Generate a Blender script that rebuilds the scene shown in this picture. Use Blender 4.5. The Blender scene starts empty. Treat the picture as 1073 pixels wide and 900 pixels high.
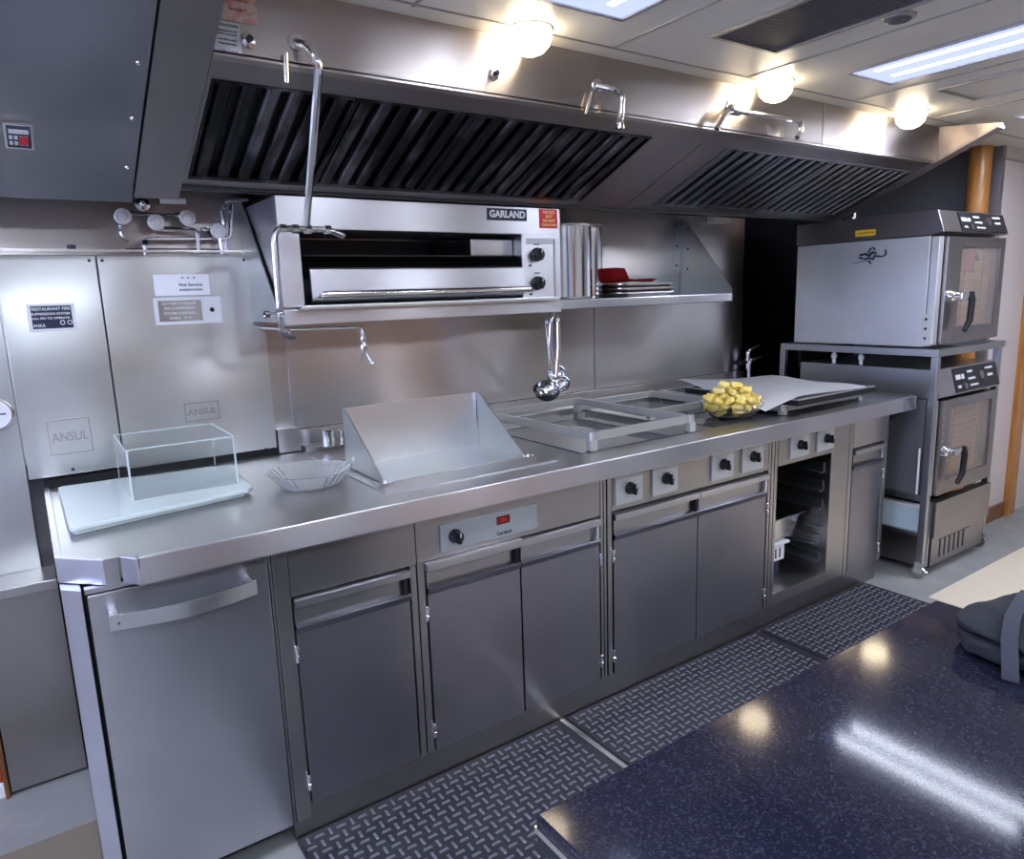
import bpy, bmesh, math, random
from mathutils import Vector, Matrix
random.seed(7)
PI = math.pi
S = bpy.context.scene
COL = S.collection

# ---------------------------------------------------------------- camera, world, exposure
cam_d = bpy.data.cameras.new('camera')
cam = bpy.data.objects.new('camera', cam_d)
COL.objects.link(cam)
S.camera = cam
CAM = Vector((0.559, -1.749, 1.458))
YAW, PITCH, ROLL, FPX = math.radians(-34.19), math.radians(-10.73), math.radians(-1.906), 744.3
_f = Vector((-math.sin(YAW)*math.cos(PITCH), math.cos(YAW)*math.cos(PITCH), math.sin(PITCH)))
_r = Vector((math.cos(YAW), math.sin(YAW), 0))
_u = _r.cross(_f)
_r2 = _r*math.cos(ROLL) + _u*math.sin(ROLL)
_u2 = -_r*math.sin(ROLL) + _u*math.cos(ROLL)
cam.matrix_world = Matrix(((_r2.x, _u2.x, -_f.x, CAM.x), (_r2.y, _u2.y, -_f.y, CAM.y), (_r2.z, _u2.z, -_f.z, CAM.z), (0, 0, 0, 1)))
cam_d.sensor_fit = 'HORIZONTAL'
cam_d.sensor_width = 36.0
cam_d.lens = 36.0*FPX/1073.0
cam_d.clip_start = 0.02

world = bpy.data.worlds.new('world')
S.world = world
world.use_nodes = True
world.node_tree.nodes['Background'].inputs[0].default_value = (0.50, 0.58, 1.0, 1)
world.node_tree.nodes['Background'].inputs[1].default_value = 3.0
S.view_settings.view_transform = 'Standard'
S.view_settings.look = 'None'
S.view_settings.gamma = 1.0
S.view_settings.use_curve_mapping = False
S.view_settings.exposure = 1.52
TROFFER = .50        # emission of the ceiling diffusers
TUBE = 22.0         # lights in view
TUBE_REST = 78.0    # unseen galley lights, set stronger than those in view to brighten the room
GLOBE = 6.5         # emission of the hood lamps

# ---------------------------------------------------------------- materials
def mat(name, base=(.8, .8, .8), rough=.5, metal=0., spec=.5, coat=0., noise=None, bump=None, aniso=0., tangent=(0, .4, 1),
        trans=0., ior=1.45, emit=None, estr=0., rvar=0., alpha=1.0):
    m = bpy.data.materials.new(name)
    m.use_nodes = True
    nt = m.node_tree
    N, L = nt.nodes, nt.links
    p = N['Principled BSDF']
    p.inputs['Base Color'].default_value = (*base, 1)
    p.inputs['Roughness'].default_value = rough
    p.inputs['Metallic'].default_value = metal
    p.inputs['Specular IOR Level'].default_value = spec
    p.inputs['Coat Weight'].default_value = coat
    p.inputs['Transmission Weight'].default_value = trans
    p.inputs['IOR'].default_value = ior
    p.inputs['Alpha'].default_value = alpha
    if emit:
        p.inputs['Emission Color'].default_value = (*emit, 1)
        p.inputs['Emission Strength'].default_value = estr
    geo = N.new('ShaderNodeNewGeometry')
    def nz(scale, stretch=(1, 1, 1), detail=3):
        mp = N.new('ShaderNodeMapping')
        mp.inputs['Scale'].default_value = stretch
        L.new(geo.outputs['Position'], mp.inputs['Vector'])
        n = N.new('ShaderNodeTexNoise')
        n.inputs['Scale'].default_value = scale
        n.inputs['Detail'].default_value = detail
        L.new(mp.outputs['Vector'], n.inputs['Vector'])
        return n
    if noise:   # (scale, colour b, lo, hi, stretch)
        sc, cb, lo, hi, st = noise
        n = nz(sc, st)
        r = N.new('ShaderNodeValToRGB')
        r.color_ramp.interpolation = 'EASE'
        r.color_ramp.elements[0].position = lo
        r.color_ramp.elements[1].position = hi
        r.color_ramp.elements[0].color = (*base, 1)
        r.color_ramp.elements[1].color = (*cb, 1)
        L.new(n.outputs['Fac'], r.inputs['Fac'])
        L.new(r.outputs['Color'], p.inputs['Base Color'])
    if rvar:
        n = nz(3, (1, 1, .6), 1)
        mr = N.new('ShaderNodeMapRange')
        mr.inputs['From Min'].default_value = .1
        mr.inputs['From Max'].default_value = .9
        mr.inputs['To Min'].default_value = max(.02, rough-rvar)
        mr.inputs['To Max'].default_value = rough+rvar
        L.new(n.outputs['Fac'], mr.inputs['Value'])
        L.new(mr.outputs['Result'], p.inputs['Roughness'])
    last = None
    for b in (bump or []):   # (scale, stretch, strength, distance)
        n = nz(b[0], b[1], 0 if b[0] < 10 else 3)
        bp_ = N.new('ShaderNodeBump')
        bp_.inputs['Strength'].default_value = b[2]
        bp_.inputs['Distance'].default_value = b[3]
        L.new(n.outputs['Fac'], bp_.inputs['Height'])
        if last: L.new(last.outputs['Normal'], bp_.inputs['Normal'])
        last = bp_
    if last: L.new(last.outputs['Normal'], p.inputs['Normal'])
    if aniso:
        p.inputs['Anisotropic'].default_value = aniso
        c = N.new('ShaderNodeCombineXYZ')
        for i in range(3): c.inputs[i].default_value = tangent[i]
        L.new(c.outputs[0], p.inputs['Tangent'])
    return m

def steel(name, c=(.56, .56, .58), rough=.28, wav=.0, aniso=.6, tangent=(0, .4, 1), dirt=None, rv=.018, wscale=3.0, streak=.003):
    b = [(160, (.06, 1, 1.0), .12, .0008)]
    if streak: b.append((2.6, (1, 1, .10), 1.0, streak))
    if wav: b.append((wscale, (1, 1, 1.2), 1.0, wav))
    d = dirt or (tuple(v*.78 for v in c))
    return mat(name, c, rough, 1.0, noise=(2.4, d, .22, .82, (1, 1, 1)), bump=b, aniso=aniso, tangent=tangent, rvar=rv)

M = {}
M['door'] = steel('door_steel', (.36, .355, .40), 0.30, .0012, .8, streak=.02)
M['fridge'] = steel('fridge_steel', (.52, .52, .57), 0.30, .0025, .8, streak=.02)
M['frame'] = steel('frame_steel', (.50, .49, .49), 0.30, 0, .6)
M['rail'] = steel('rail_steel', (.64, .64, .68), 0.30, 0, .6)
M['top'] = steel('worktop_steel', (.60, .59, .585), 0.30, .0004, .5, dirt=(.46, .45, .45))
M['panel'] = steel('cabinet_panel_steel', (.74, .76, .76), 0.34, .028, .3, wscale=3.0)
M['back'] = steel('backsplash_steel', (.62, .575, .545), 0.30, .0025, .75, dirt=(.52, .50, .50), streak=.012)
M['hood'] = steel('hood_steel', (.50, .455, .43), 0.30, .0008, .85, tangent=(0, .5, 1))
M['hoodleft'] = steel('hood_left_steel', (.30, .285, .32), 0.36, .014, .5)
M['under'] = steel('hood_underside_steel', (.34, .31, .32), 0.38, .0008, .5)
M['filter'] = mat('greasy_filter_steel', (.018, .018, .022), .32, .85, noise=(5, (.22, .21, .23), .46, .76, (2.2, .8, .8)))
M['filter2'] = steel('clean_filter_steel', (.42, .42, .46), 0.30, 0, .3, dirt=(.28, .28, .30))
M['nearblack'] = mat('near_black_finish', (.012, .012, .015), .45, .3)  # near-black finish of the gutter, filter backing, tray and linings
M['oven'] = steel('pizza_oven_steel', (.66, .66, .70), 0.30, .001, .7)
M['combi'] = steel('combi_steel', (.88, .90, .89), 0.48, .001, .3)
M['combidk'] = steel('combi_dark_steel', (.40, .38, .38), 0.30, 0, .5)
M['stand'] = steel('stand_steel', (.52, .54, .55), 0.30, 0, .3)
M['chrome'] = mat('polished_steel', (.78, .78, .78), .12, 1.0)
M['pipe'] = mat('plated_pipe', (.66, .64, .63), .22, 1.0, bump=[(60, (1, 1, 1), .2, .001)])
M['gauge'] = mat('pale_valve_cap', (.82, .80, .76), .38, .25)
M['frosted'] = mat('matte_rail_steel', (.50, .51, .49), .42, .6)
M['guard'] = steel('splash_guard_steel', (.72, .74, .75), 0.34, .001, .3)
M['black'] = mat('black_plastic', (.012, .012, .016), .35)
M['gap'] = mat('dark_gap', (.006, .006, .008), .8)
M['hobglass'] = mat('hob_glass', (.03, .03, .045), .06, 0, .8)
M['plate'] = mat('brushed_plate', (.60, .62, .64), .38, .5)
M['panelgreen'] = mat('control_panel_aluminium', (.42, .46, .48), .4, .3)
M['red'] = mat('red_paint', (.75, .03, .03), .45)
M['redcloth'] = mat('red_cloth', (.55, .03, .04), .8)
M['redled'] = mat('red_display', (.06, .004, .006), .3, emit=(1, .05, .03), estr=.02)
M['yellow'] = mat('yellow_sticker', (.85, .55, .02), .5)
M['white'] = mat('white_paper', (.88, .88, .92), .6)
M['label'] = mat('pale_label', (.60, .62, .66), .5)
M['pinklabel'] = mat('pinkish_label', (.66, .52, .46), .5, noise=(60, (.62, .33, .28), .45, .6, (1, 1, 1)))
M['navy'] = mat('navy_label', (.02, .025, .06), .35)
M['ink'] = mat('dark_ink', (.03, .03, .05), .6)
M['print'] = mat('white_print', (.75, .76, .78), .5)
M['yprint'] = mat('yellow_print', (.9, .75, .3), .5)
M['ceiling'] = mat('ceiling_panel', (.80, .78, .72), .40, .12, bump=[(2.0, (1, 1, 1), .3, .004)])
M['vent'] = mat('vent_grey', (.13, .125, .15), .5, .3)
M['wall'] = mat('painted_wall', (.62, .56, .56), .4)
M['wallfar'] = mat('far_wall_paint', (.62, .60, .62), .6)
M['darkwall'] = steel('dark_recess_steel', (.035, .035, .045), .35, 0, .3, dirt=(.015, .015, .02))  # near-black steel of the recessed wall panel
M['sidewall'] = mat('side_wall_steel', (.22, .22, .24), .42, .5)
M['floor'] = mat('grey_vinyl_floor', (.25, .255, .255), .42, noise=(5, (.31, .31, .30), .4, .7, (1, 1, 1)))
M['beige'] = mat('beige_floor', (.68, .60, .48), .40)
M['rubber'] = mat('black_rubber_mat', (.02, .021, .028), .34, 0, .5)
M['rubbertread'] = mat('grey_rubber_tread', (.15, .15, .18), .28, 0, .7)  # raised tread bars, paler than the mat base
M['wood'] = mat('orange_wood', (.50, .22, .05), .35, coat=.3, noise=(14, (.36, .14, .03), .35, .7, (4, 4, .3)))
M['brownwood'] = mat('brown_wood', (.22, .09, .03), .4, noise=(14, (.14, .06, .02), .35, .7, (4, 4, .3)))
M['redwood'] = mat('red_brown_panel', (.30, .05, .015), .4)
M['bag'] = mat('dark_grey_cloth', (.009, .010, .017), .85, bump=[(300, (1, 1, 1), .3, .001), (14, (.5, 2, 2), .7, .010)])
M['strap'] = mat('grey_strap', (.022, .025, .04), .7, bump=[(400, (1, 1, 1), .3, .001)])
M['glass'] = mat('clear_glass', (.97, 1, 1), .02, 0, trans=1.0, ior=1.45)
M['pressed'] = mat('pressed_glass', (.92, .95, .95), .07, 0, .6, trans=.84, ior=1.5)
M['acrylic'] = mat('clear_acrylic', (.97, .995, .99), .03, 0, trans=1.0, ior=1.25)
M['board'] = mat('pale_blue_plastic', (.58, .68, .68), .22, 0, .5, trans=.15)
M['darkglass'] = mat('oven_window_glass', (.95, .90, .85), .04, 0, trans=.92, ior=1.5)
M['cavity'] = mat('cavity_reflection_brown', (.42, .29, .22), .4, .4)  # brownish reflection of the door glass put into the lining colour
M['rack'] = mat('rack_wire_reflection_orange', (.80, .45, .22), .3, .9)  # orange reflections of the door glass put into the wire colour
M['reflectred'] = mat('red_window_reflection', (.22, .05, .03), .6)  # colour of blobs that stand in for orange-red window reflections
M['fruit'] = mat('yellow_pineapple', (.92, .70, .16), .38, 0, .5, noise=(30, (.93, .80, .30), .4, .65, (1, 1, 1)))
M['copper'] = mat('ovencavity_dark', (.02, .02, .022), .4, .5)
M['bluebox'] = mat('pale_blue_box', (.50, .62, .68), .5)
M['tubelight'] = mat('troffer_diffuser', (.04, .04, .05), .6, emit=(.45, .52, 1.0), estr=TROFFER)
M['tube'] = mat('fluorescent_tube', (.8, .85, 1), .4, emit=(.80, .86, 1.0), estr=TUBE)
M['tuberest'] = mat('bright_fluorescent_tube', (.8, .85, 1), .4, emit=(.80, .86, 1.0), estr=TUBE_REST)
M['globe'] = mat('lamp_globe', (1, 1, 1), .3, emit=(1.0, .82, .56), estr=GLOBE)
M['lampbase'] = mat('lamp_collar', (.45, .44, .43), .35, .8)

# speckled dark quartz
def quartz():
    m = mat('speckled_dark_quartz', (.02, .021, .035), .085, 0, .32)
    N, L = m.node_tree.nodes, m.node_tree.links
    p = N['Principled BSDF']
    geo = N.new('ShaderNodeNewGeometry')
    v = N.new('ShaderNodeTexVoronoi'); v.inputs['Scale'].default_value = 420
    L.new(geo.outputs['Position'], v.inputs['Vector'])
    n = N.new('ShaderNodeTexNoise'); n.inputs['Scale'].default_value = 240; n.inputs['Detail'].default_value = 2
    L.new(geo.outputs['Position'], n.inputs['Vector'])
    sep = N.new('ShaderNodeSeparateColor'); L.new(v.outputs['Color'], sep.inputs[0])
    mu = N.new('ShaderNodeMath'); mu.operation = 'MULTIPLY'
    L.new(sep.outputs[0], mu.inputs[0]); L.new(n.outputs['Fac'], mu.inputs[1])
    r = N.new('ShaderNodeValToRGB')
    r.color_ramp.elements[0].position = .28; r.color_ramp.elements[0].color = (.010, .010, .021, 1)
    r.color_ramp.elements[1].position = .62; r.color_ramp.elements[1].color = (.034, .034, .056, 1)
    L.new(mu.outputs[0], r.inputs['Fac']); L.new(r.outputs['Color'], p.inputs['Base Color'])
    return m
M['quartz'] = quartz()

# ---------------------------------------------------------------- mesh helpers
class MB:
    def __init__(s): s.bm = bmesh.new()
    def box(s, x0, x1, y0, y1, z0, z1, bev=0., seg=2):
        x0, x1 = sorted((x0, x1)); y0, y1 = sorted((y0, y1)); z0, z1 = sorted((z0, z1))
        t = bmesh.new()
        bmesh.ops.create_cube(t, size=1)
        for v in t.verts:
            v.co = Vector((x0+(v.co.x+.5)*(x1-x0), y0+(v.co.y+.5)*(y1-y0), z0+(v.co.z+.5)*(z1-z0)))
        b = min(bev, .45*min(x1-x0, y1-y0, z1-z0))
        if b > 0: bmesh.ops.bevel(t, geom=list(t.edges), offset=b, segments=seg, affect='EDGES', profile=.5)
        s.merge(t); return s
    def merge(s, t, mtx=None):
        vm = {v: s.bm.verts.new(mtx @ v.co if mtx else v.co) for v in t.verts}
        for f in t.faces:
            try: s.bm.faces.new([vm[v] for v in f.verts])
            except ValueError: pass
        t.free()
    def prism(s, pts, a0, a1, axis='x', bev=0.):
        """pts 2-D in the two other axes in order"""
        t = bmesh.new()
        def P(p, a):
            return {'x': (a, p[0], p[1]), 'y': (p[0], a, p[1]), 'z': (p[0], p[1], a)}[axis]
        A = [t.verts.new(P(p, a0)) for p in pts]; B = [t.verts.new(P(p, a1)) for p in pts]
        n = len(pts)
        t.faces.new(A); t.faces.new(B[::-1])
        for i in range(n): t.faces.new((A[i], B[i], B[(i+1) % n], A[(i+1) % n]))
        bmesh.ops.recalc_face_normals(t, faces=t.faces)
        if bev: bmesh.ops.bevel(t, geom=list(t.edges), offset=bev, segments=2, affect='EDGES', profile=.5)
        s.merge(t); return s
    def tube(s, pts, r, n=12, caps=True, flat=None):
        pts = [Vector(p) for p in pts]
        rings = []; up = None
        for i, p in enumerate(pts):
            d = (pts[min(i+1, len(pts)-1)]-pts[max(i-1, 0)]).normalized()
            if up is None: up = Vector((0, 0, 1)) if abs(d.z) < .9 else Vector((0, 1, 0))
            a = d.cross(up).normalized(); b = a.cross(d).normalized(); up = b
            rr = r[i] if isinstance(r, (list, tuple)) else r
            fb = flat if flat else 1.0
            rings.append([s.bm.verts.new(p+a*rr*math.cos(2*PI*k/n)+b*rr*fb*math.sin(2*PI*k/n)) for k in range(n)])
        for A, B in zip(rings, rings[1:]):
            for k in range(n): s.bm.faces.new((A[k], A[(k+1) % n], B[(k+1) % n], B[k]))
        if caps: s.bm.faces.new(rings[0][::-1]); s.bm.faces.new(rings[-1])
        return s
    def lathe(s, c, prof, n=32, axis='z', tilt=None):
        """prof (r, h) from start to end; closed where r is 0"""
        ax = {'z': Vector((0, 0, 1)), 'y': Vector((0, -1, 0)), 'x': Vector((-1, 0, 0))}[axis] if tilt is None else Vector(tilt).normalized()
        a = ax.cross(Vector((0, 0, 1)) if abs(ax.z) < .9 else Vector((1, 0, 0))).normalized(); b = ax.cross(a)
        c = Vector(c); prev = None
        for r, h in prof:
            if r < 1e-6: ring = [s.bm.verts.new(c+ax*h)]
            else: ring = [s.bm.verts.new(c+ax*h+(a*math.cos(2*PI*k/n)+b*math.sin(2*PI*k/n))*r) for k in range(n)]
            if prev:
                if len(prev) == 1 and len(ring) > 1:
                    for k in range(n): s.bm.faces.new((prev[0], ring[k], ring[(k+1) % n]))
                elif len(ring) == 1 and len(prev) > 1:
                    for k in range(n): s.bm.faces.new((prev[k], ring[0], prev[(k+1) % n]))
                elif len(ring) > 1:
                    for k in range(n): s.bm.faces.new((prev[k], ring[k], ring[(k+1) % n], prev[(k+1) % n]))
            prev = ring
        return s
    def ball(s, c, r, sc=(1, 1, 1), sub=2):
        t = bmesh.new(); bmesh.ops.create_icosphere(t, subdivisions=sub, radius=r)
        s.merge(t, Matrix.Translation(Vector(c)) @ Matrix.Diagonal((*sc, 1))); return s
    def quad(s, *p):
        s.bm.faces.new([s.bm.verts.new(q) for q in p]); return s
    def grid(s, fn, nu, nv):
        V = [[s.bm.verts.new(fn(i/nu, j/nv)) for j in range(nv+1)] for i in range(nu+1)]
        for i in range(nu):
            for j in range(nv): s.bm.faces.new((V[i][j], V[i+1][j], V[i+1][j+1], V[i][j+1]))
        return s
    def text(s, body, size, o, right=(1, 0, 0), up=(0, 0, 1), depth=.0008, bold=0.0, width=None):
        cu = bpy.data.curves.new('lettering', 'FONT')
        cu.body = body; cu.size = size; cu.extrude = depth; cu.offset = bold; cu.align_x = 'CENTER'; cu.align_y = 'CENTER'
        ob = bpy.data.objects.new('lettering', cu); COL.objects.link(ob)
        bpy.context.view_layer.update()
        me = bpy.data.meshes.new_from_object(ob.evaluated_get(bpy.context.evaluated_depsgraph_get()))
        bpy.data.objects.remove(ob); bpy.data.curves.remove(cu)
        right, up, o = Vector(right).normalized(), Vector(up).normalized(), Vector(o)
        n = right.cross(up)
        w = max(v.co.x for v in me.vertices)-min(v.co.x for v in me.vertices)
        k = width/w if width else 1.0
        vs = [s.bm.verts.new(o+right*v.co.x*k+up*v.co.y+n*v.co.z) for v in me.vertices]
        for f in me.polygons:
            try: s.bm.faces.new([vs[i] for i in f.vertices])
            except ValueError: pass
        bpy.data.meshes.remove(me); return s
    def build(s, name, m, parent=None, recalc=True, angle=35):
        if recalc: bmesh.ops.recalc_face_normals(s.bm, faces=s.bm.faces)
        o0 = Vector(parent['_w']) if parent is not None and '_w' in parent else Vector((0, 0, 0))
        if o0.length: bmesh.ops.translate(s.bm, verts=s.bm.verts, vec=-o0)
        me = bpy.data.meshes.new(name)
        s.bm.to_mesh(me); s.bm.free()
        for p in me.polygons: p.use_smooth = True
        me.set_sharp_from_angle(angle=math.radians(angle))
        me.materials.append(M[m] if isinstance(m, str) else m)
        o = bpy.data.objects.new(name, me); COL.objects.link(o)
        wn = o.modifiers.new('weighted_normals', 'WEIGHTED_NORMAL'); wn.keep_sharp = True; wn.weight = 90
        if parent is not None:
            o.parent = parent
            o['_w'] = list(o0)
        return o

def tag(o, label, cat, group=None):
    o['label'] = label; o['category'] = cat
    if group: o['group'] = group
    return o
def thing(name, label, cat, loc, group=None):
    o = bpy.data.objects.new(name, None); COL.objects.link(o)
    o.location = loc; o['_w'] = list(loc); o.empty_display_size = .05
    return tag(o, label, cat, group)
def struct(o): o['kind'] = 'structure'; return o
def lbl(o, t): o['label'] = t; return o
def dup(root, delta, label=None, group=None):
    r = root.copy(); COL.objects.link(r); r.location = Vector(root.location)+Vector(delta)
    if label: r['label'] = label
    if group: r['group'] = group
    for ch in list(root.children):
        c = ch.copy(); COL.objects.link(c); c.parent = r
        for g in list(ch.children):
            d = g.copy(); COL.objects.link(d); d.parent = c
    return r
def bezier(p0, p1, p2, n=6):
    p0, p1, p2 = map(Vector, (p0, p1, p2))
    return [p0*(1-t)**2+p1*2*t*(1-t)+p2*t*t for t in [i/n for i in range(n+1)]]
def round_path(pts, r, n=5):
    pts = [Vector(p) for p in pts]; out = [pts[0]]
    for a, b, c in zip(pts, pts[1:], pts[2:]):
        k = min(r, (b-a).length*.49, (c-b).length*.49)
        out += bezier(b+(a-b).normalized()*k, b, b+(c-b).normalized()*k, n)
    return out+[pts[-1]]

H = .915      # worktop height
CZ = 2.16     # ceiling height
HK = .428     # slope of the hood's underside
def hz(y): return 2.0-HK*y

# ---------------------------------------------------------------- structure
struct(MB().box(-1.6, 7.0, -4.0, 1.6, -.06, 0).build('floor', 'floor'))
struct(MB().box(3.9, 7.0, -4.0, -.255, .0, .004).build('floor_beige', 'beige'))
struct(MB().box(-1.6, 7.0, -4.0, 1.6, CZ, CZ+.06).build('ceiling', 'ceiling'))
# ceiling panel seams (cover strips)
for i, (x0, x1, y0, y1) in enumerate([(2.093, 2.101, -1.6, -.07), (2.712, 2.72, -1.6, -.08), (3.36, 3.368, -1.6, -.08), (1.45, 1.458, -1.6, -.06), (1.0, 6.5, -.075, -.069), (1.0, 6.5, -1.7, -1.69), (3.98, 3.988, -1.7, -.08)]):
    struct(MB().box(x0, x1, y0, y1, CZ-.003, CZ+.001).build('trim_%d' % (i+1), 'lampbase'))
struct(MB().box(-1.6, 3.98, .9, .96, .985, CZ).build('wall_back', 'back'))
struct(MB().box(-1.6, 4.88, .95, 1.01, 0, .985).build('wall_back_lower', 'sidewall'))
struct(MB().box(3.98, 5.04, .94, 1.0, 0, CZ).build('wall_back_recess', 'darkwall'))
struct(MB().box(5.04, 5.08, .06, 1.0, 0, CZ).build('wall_side', 'sidewall'))
struct(MB().box(5.08, 5.48, .06, .12, 0, CZ).build('wall_right_back', 'wall'))
struct(MB().box(5.58, 7.0, .06, .12, 0, CZ).build('wall_right_back_far', 'wall'))
struct(MB().box(5.045, 5.47, .045, .06, 0, .09).build('baseboard_right', 'brownwood'))
struct(MB().box(5.48, 5.58, .03, .13, 0, CZ).build('door_1', 'wood'))
struct(MB().box(5.045, 7.0, .05, .06, 2.09, 2.10).build('trim_20', 'lampbase'))
WY0, WY1, WZ0, WZ1 = -1.3, .72, .85, 1.95  # window added in the unseen left wall so the steel reflects blue sky
b = MB()
for a in ((-4.0, WY0, 0, CZ), (WY1, 1.6, 0, CZ), (WY0, WY1, 0, WZ0), (WY0, WY1, WZ1, CZ)): b.box(-1.66, -1.6, *a)
struct(b.build('wall_left', 'wallfar'))
b = MB(); e = .04
for a in ((WY0, WY0+e, WZ0, WZ1), (WY1-e, WY1, WZ0, WZ1), (WY0+e, WY1-e, WZ0, WZ0+e), (WY0+e, WY1-e, WZ1-e, WZ1), (-.31, -.27, WZ0+e, WZ1-e)): b.box(-1.67, -1.59, *a)
struct(b.build('added_window_1', 'wallfar'))
struct(MB().box(7.0, 7.06, -4.0, 1.6, 0, CZ).build('wall_right', 'wallfar'))
struct(MB().box(-1.6, 7.0, -4.06, -4.0, 0, CZ).build('wall_front', 'wallfar'))
# unseen steel, brown and dark blocks and timber panels, added for reflections
struct(MB().box(-.9, .1, -3.98, -3.5, 0, 2.0, .01).build('trim_40', 'fridge'))
struct(MB().box(1.15, 1.95, -3.98, -3.5, 0, 2.05, .01).build('trim_41', 'brownwood'))
struct(MB().box(5.2, 6.2, -3.98, -3.5, 0, 2.05, .01).build('trim_42', 'nearblack'))
for i in range(4):
    struct(MB().box(2.35+i*.62, 2.95+i*.62, -4.0, -3.95, .1, 1.35).build('trim_%d' % (30+i), 'wood'))  # wood panels added out of view for warm reflections in the steel
# backsplash details
struct(MB().box(1.285, 1.365, .84, .9, .915, 1.0).build('trim_21', 'rail'))
struct(MB().box(1.365, 3.97, .885, .905, .972, .985).build('trim_22', 'gap'))
struct(MB().box(2.86, 2.866, .896, .9, .99, 1.40).build('trim_23', 'stand'))
struct(MB().box(1.36, 1.375, .888, .9, 1.0, 1.36).build('trim_24', 'rail'))

# floor hatch and mats
tag(MB().box(.28, .556, .20, .452, 0, .006, .002).build('floor_hatch', mat('brown_hatch', (.20, .17, .13), .5)), 'brownish floor hatch plate beside the left end of the steel unit', 'hatch')

def rubber_mat(x0, x1, y0, y1, label, trim=True):
    t = thing('rubber_mat', label, 'mat', ((x0+x1)/2, (y0+y1)/2, 0), 'black tread rubber mats on the floor')
    b = MB(); b.prism([(x0, y0), (x1, y0), (x1, y1), (x0, y1)], 0.001, .010, 'z'); b.build('base', 'rubber', t)
    m = MB(); p = .0315
    nx, ny = int((x1-x0-.016)/p), int((y1-y0-.016)/p)
    for i in range(nx):
        for j in range(ny):
            cx, cy = x0+.008+(i+.5)*p, y1-.008-(j+.5)*p
            a, c = (.0135, .0038) if (i+j) % 2 else (.0038, .0135)
            z0, z1, k = .010, .0135, .7
            B = [m.bm.verts.new((cx+sx*a, cy+sy*c, z0)) for sx, sy in ((-1, -1), (1, -1), (1, 1), (-1, 1))]
            T = [m.bm.verts.new((cx+sx*a*k, cy+sy*c*k, z1)) for sx, sy in ((-1, -1), (1, -1), (1, 1), (-1, 1))]
            m.bm.faces.new(T)
            for q in range(4): m.bm.faces.new((B[q], B[(q+1) % 4], T[(q+1) % 4], T[q]))
    m.build('tread', 'rubbertread', t)
    if trim:
        MB().box(x1-.012, x1+.006, y0, y1, .001, .014, .003).build('edge_strip', 'pipe', t)
rubber_mat(1.0, 1.925, -.82, .016, 'black tread rubber mat nearest the camera, below the left cabinets')
rubber_mat(1.945, 2.995, -.82, .016, 'middle black tread rubber mat below the knob cabinet', False)
rubber_mat(3.01, 3.82, -.82, .012, 'farthest black tread rubber mat, ending before the wheeled oven stand', False)

# ---------------------------------------------------------------- worktop
t = thing('worktop', 'long stainless steel worktop with raised front rail running over all the cabinets', 'worktop', (2.3, .4, .86))
wp = [(.56, .855), (.56, .085), (.643, .0), (.69, .0), (.705, -.02), (4.06, -.02), (4.09, .02), (4.09, .2), (3.96, .855)]
b = MB(); b.prism(wp, .862, .910, 'z'); b.build('surface', 'top', t)
# skirt: flat front faces
b = MB()
b.prism([(.555, .86), (.555, .082), (.642, -.008), (.672, -.008), (.672, .01), (.65, .01), (.57, .09), (.57, .86)], .855, .915, 'z', .0015)
b.build('left_edge_band', 'rail', t)
b = MB()
b.prism([(.675, -.015), (.703, -.055), (.710, -.055), (.710, -.036), (.70, -.012)], .855, .917, 'z', .002)
b.prism([(-.036, .855), (-.060, .855), (-.061, .860), (-.051, .913), (-.048, .917), (-.036, .917)], .704, 4.062, 'x')
b.prism([(4.060, -.058), (4.095, -.02), (4.095, .2), (4.08, .2), (4.075, -.01), (4.05, -.036)], .855, .917, 'z', .002)
b.build('front_rail', 'rail', t)
MB().box(.72, 4.04, -.036, -.026, .9095, .9112).build('groove', 'gap', t)
MB().box(1.372, 3.95, .80, .868, .908, .93, .004).build('rear_ledge', 'top', t)
MB().box(1.285, 3.97, .8685, .8845, .86, .985).build('rear_upstand', 'back', t)
MB().box(.56, 1.28, .851, .8685, .86, .936).build('rear_gap', 'gap', t)
# plinth
b = MB(); b.box(1.0, 3.935, .022, .75, 0, .106, .002)
tag(b.build('plinth', 'combidk'), 'dark recessed steel plinth running along the floor under the cabinets', 'plinth')

# ---------------------------------------------------------------- cabinets
def carcass(t, x0, x1, hollow=None, ztop=.853):
    b = MB()
    if not hollow:
        b.box(x0, x1, .022, .78, .107, ztop)
    b.build('carcass', 'frame', t)
def door(t, x0, x1, hinge='l', z0=.108, z1=.705, gr=.628, d=.0):
    g = MB()
    g.box(x0, x1, d, d+.02, z0, gr-.012, .002)
    g.prism([(d-.006, gr-.010), (d-.010, gr), (d-.002, gr+.004), (d+.018, gr-.006), (d+.018, gr-.016), (d, gr-.02)], x0, x1, 'x')
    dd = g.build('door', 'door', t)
    h = MB()
    h.box(x0, x1, d+.012, d+.02, gr-.01, z1)              # recess back
    h.box(x0, x0+.006, d, d+.02, gr-.01, z1)
    h.build('grip_recess', 'frame', dd)
    h = MB()
    h.prism([(d-.012, z1-.022), (d-.012, z1-.004), (d-.006, z1), (d+.018, z1), (d+.018, z1-.006), (d, z1-.008), (d, z1-.022)], x0, x1, 'x')
    h.build('grip_bar', 'rail', dd)
    h = MB(); cx = x1-.012 if hinge == 'l' else x1-.010
    h.box(cx-.006, cx+.006, d-.006, d+.012, gr+.004, z1-.024, .002)
    h.build('catch', 'gap' if hinge == 'l' else 'chrome', dd)
    hx = x0-.004 if hinge == 'l' else x1+.004
    for z in (.555, .180):
        q = MB(); q.lathe((hx, d-.004, z-.024), [(0, 0), (.0045, 0), (.0065, .004), (.0065, .018), (.004, .020), (.004, .028), (.0065, .030), (.0065, .044), (.0045, .048), (0, .048)], 12)
        q.build('hinge', 'chrome', dd)
    return dd
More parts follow.
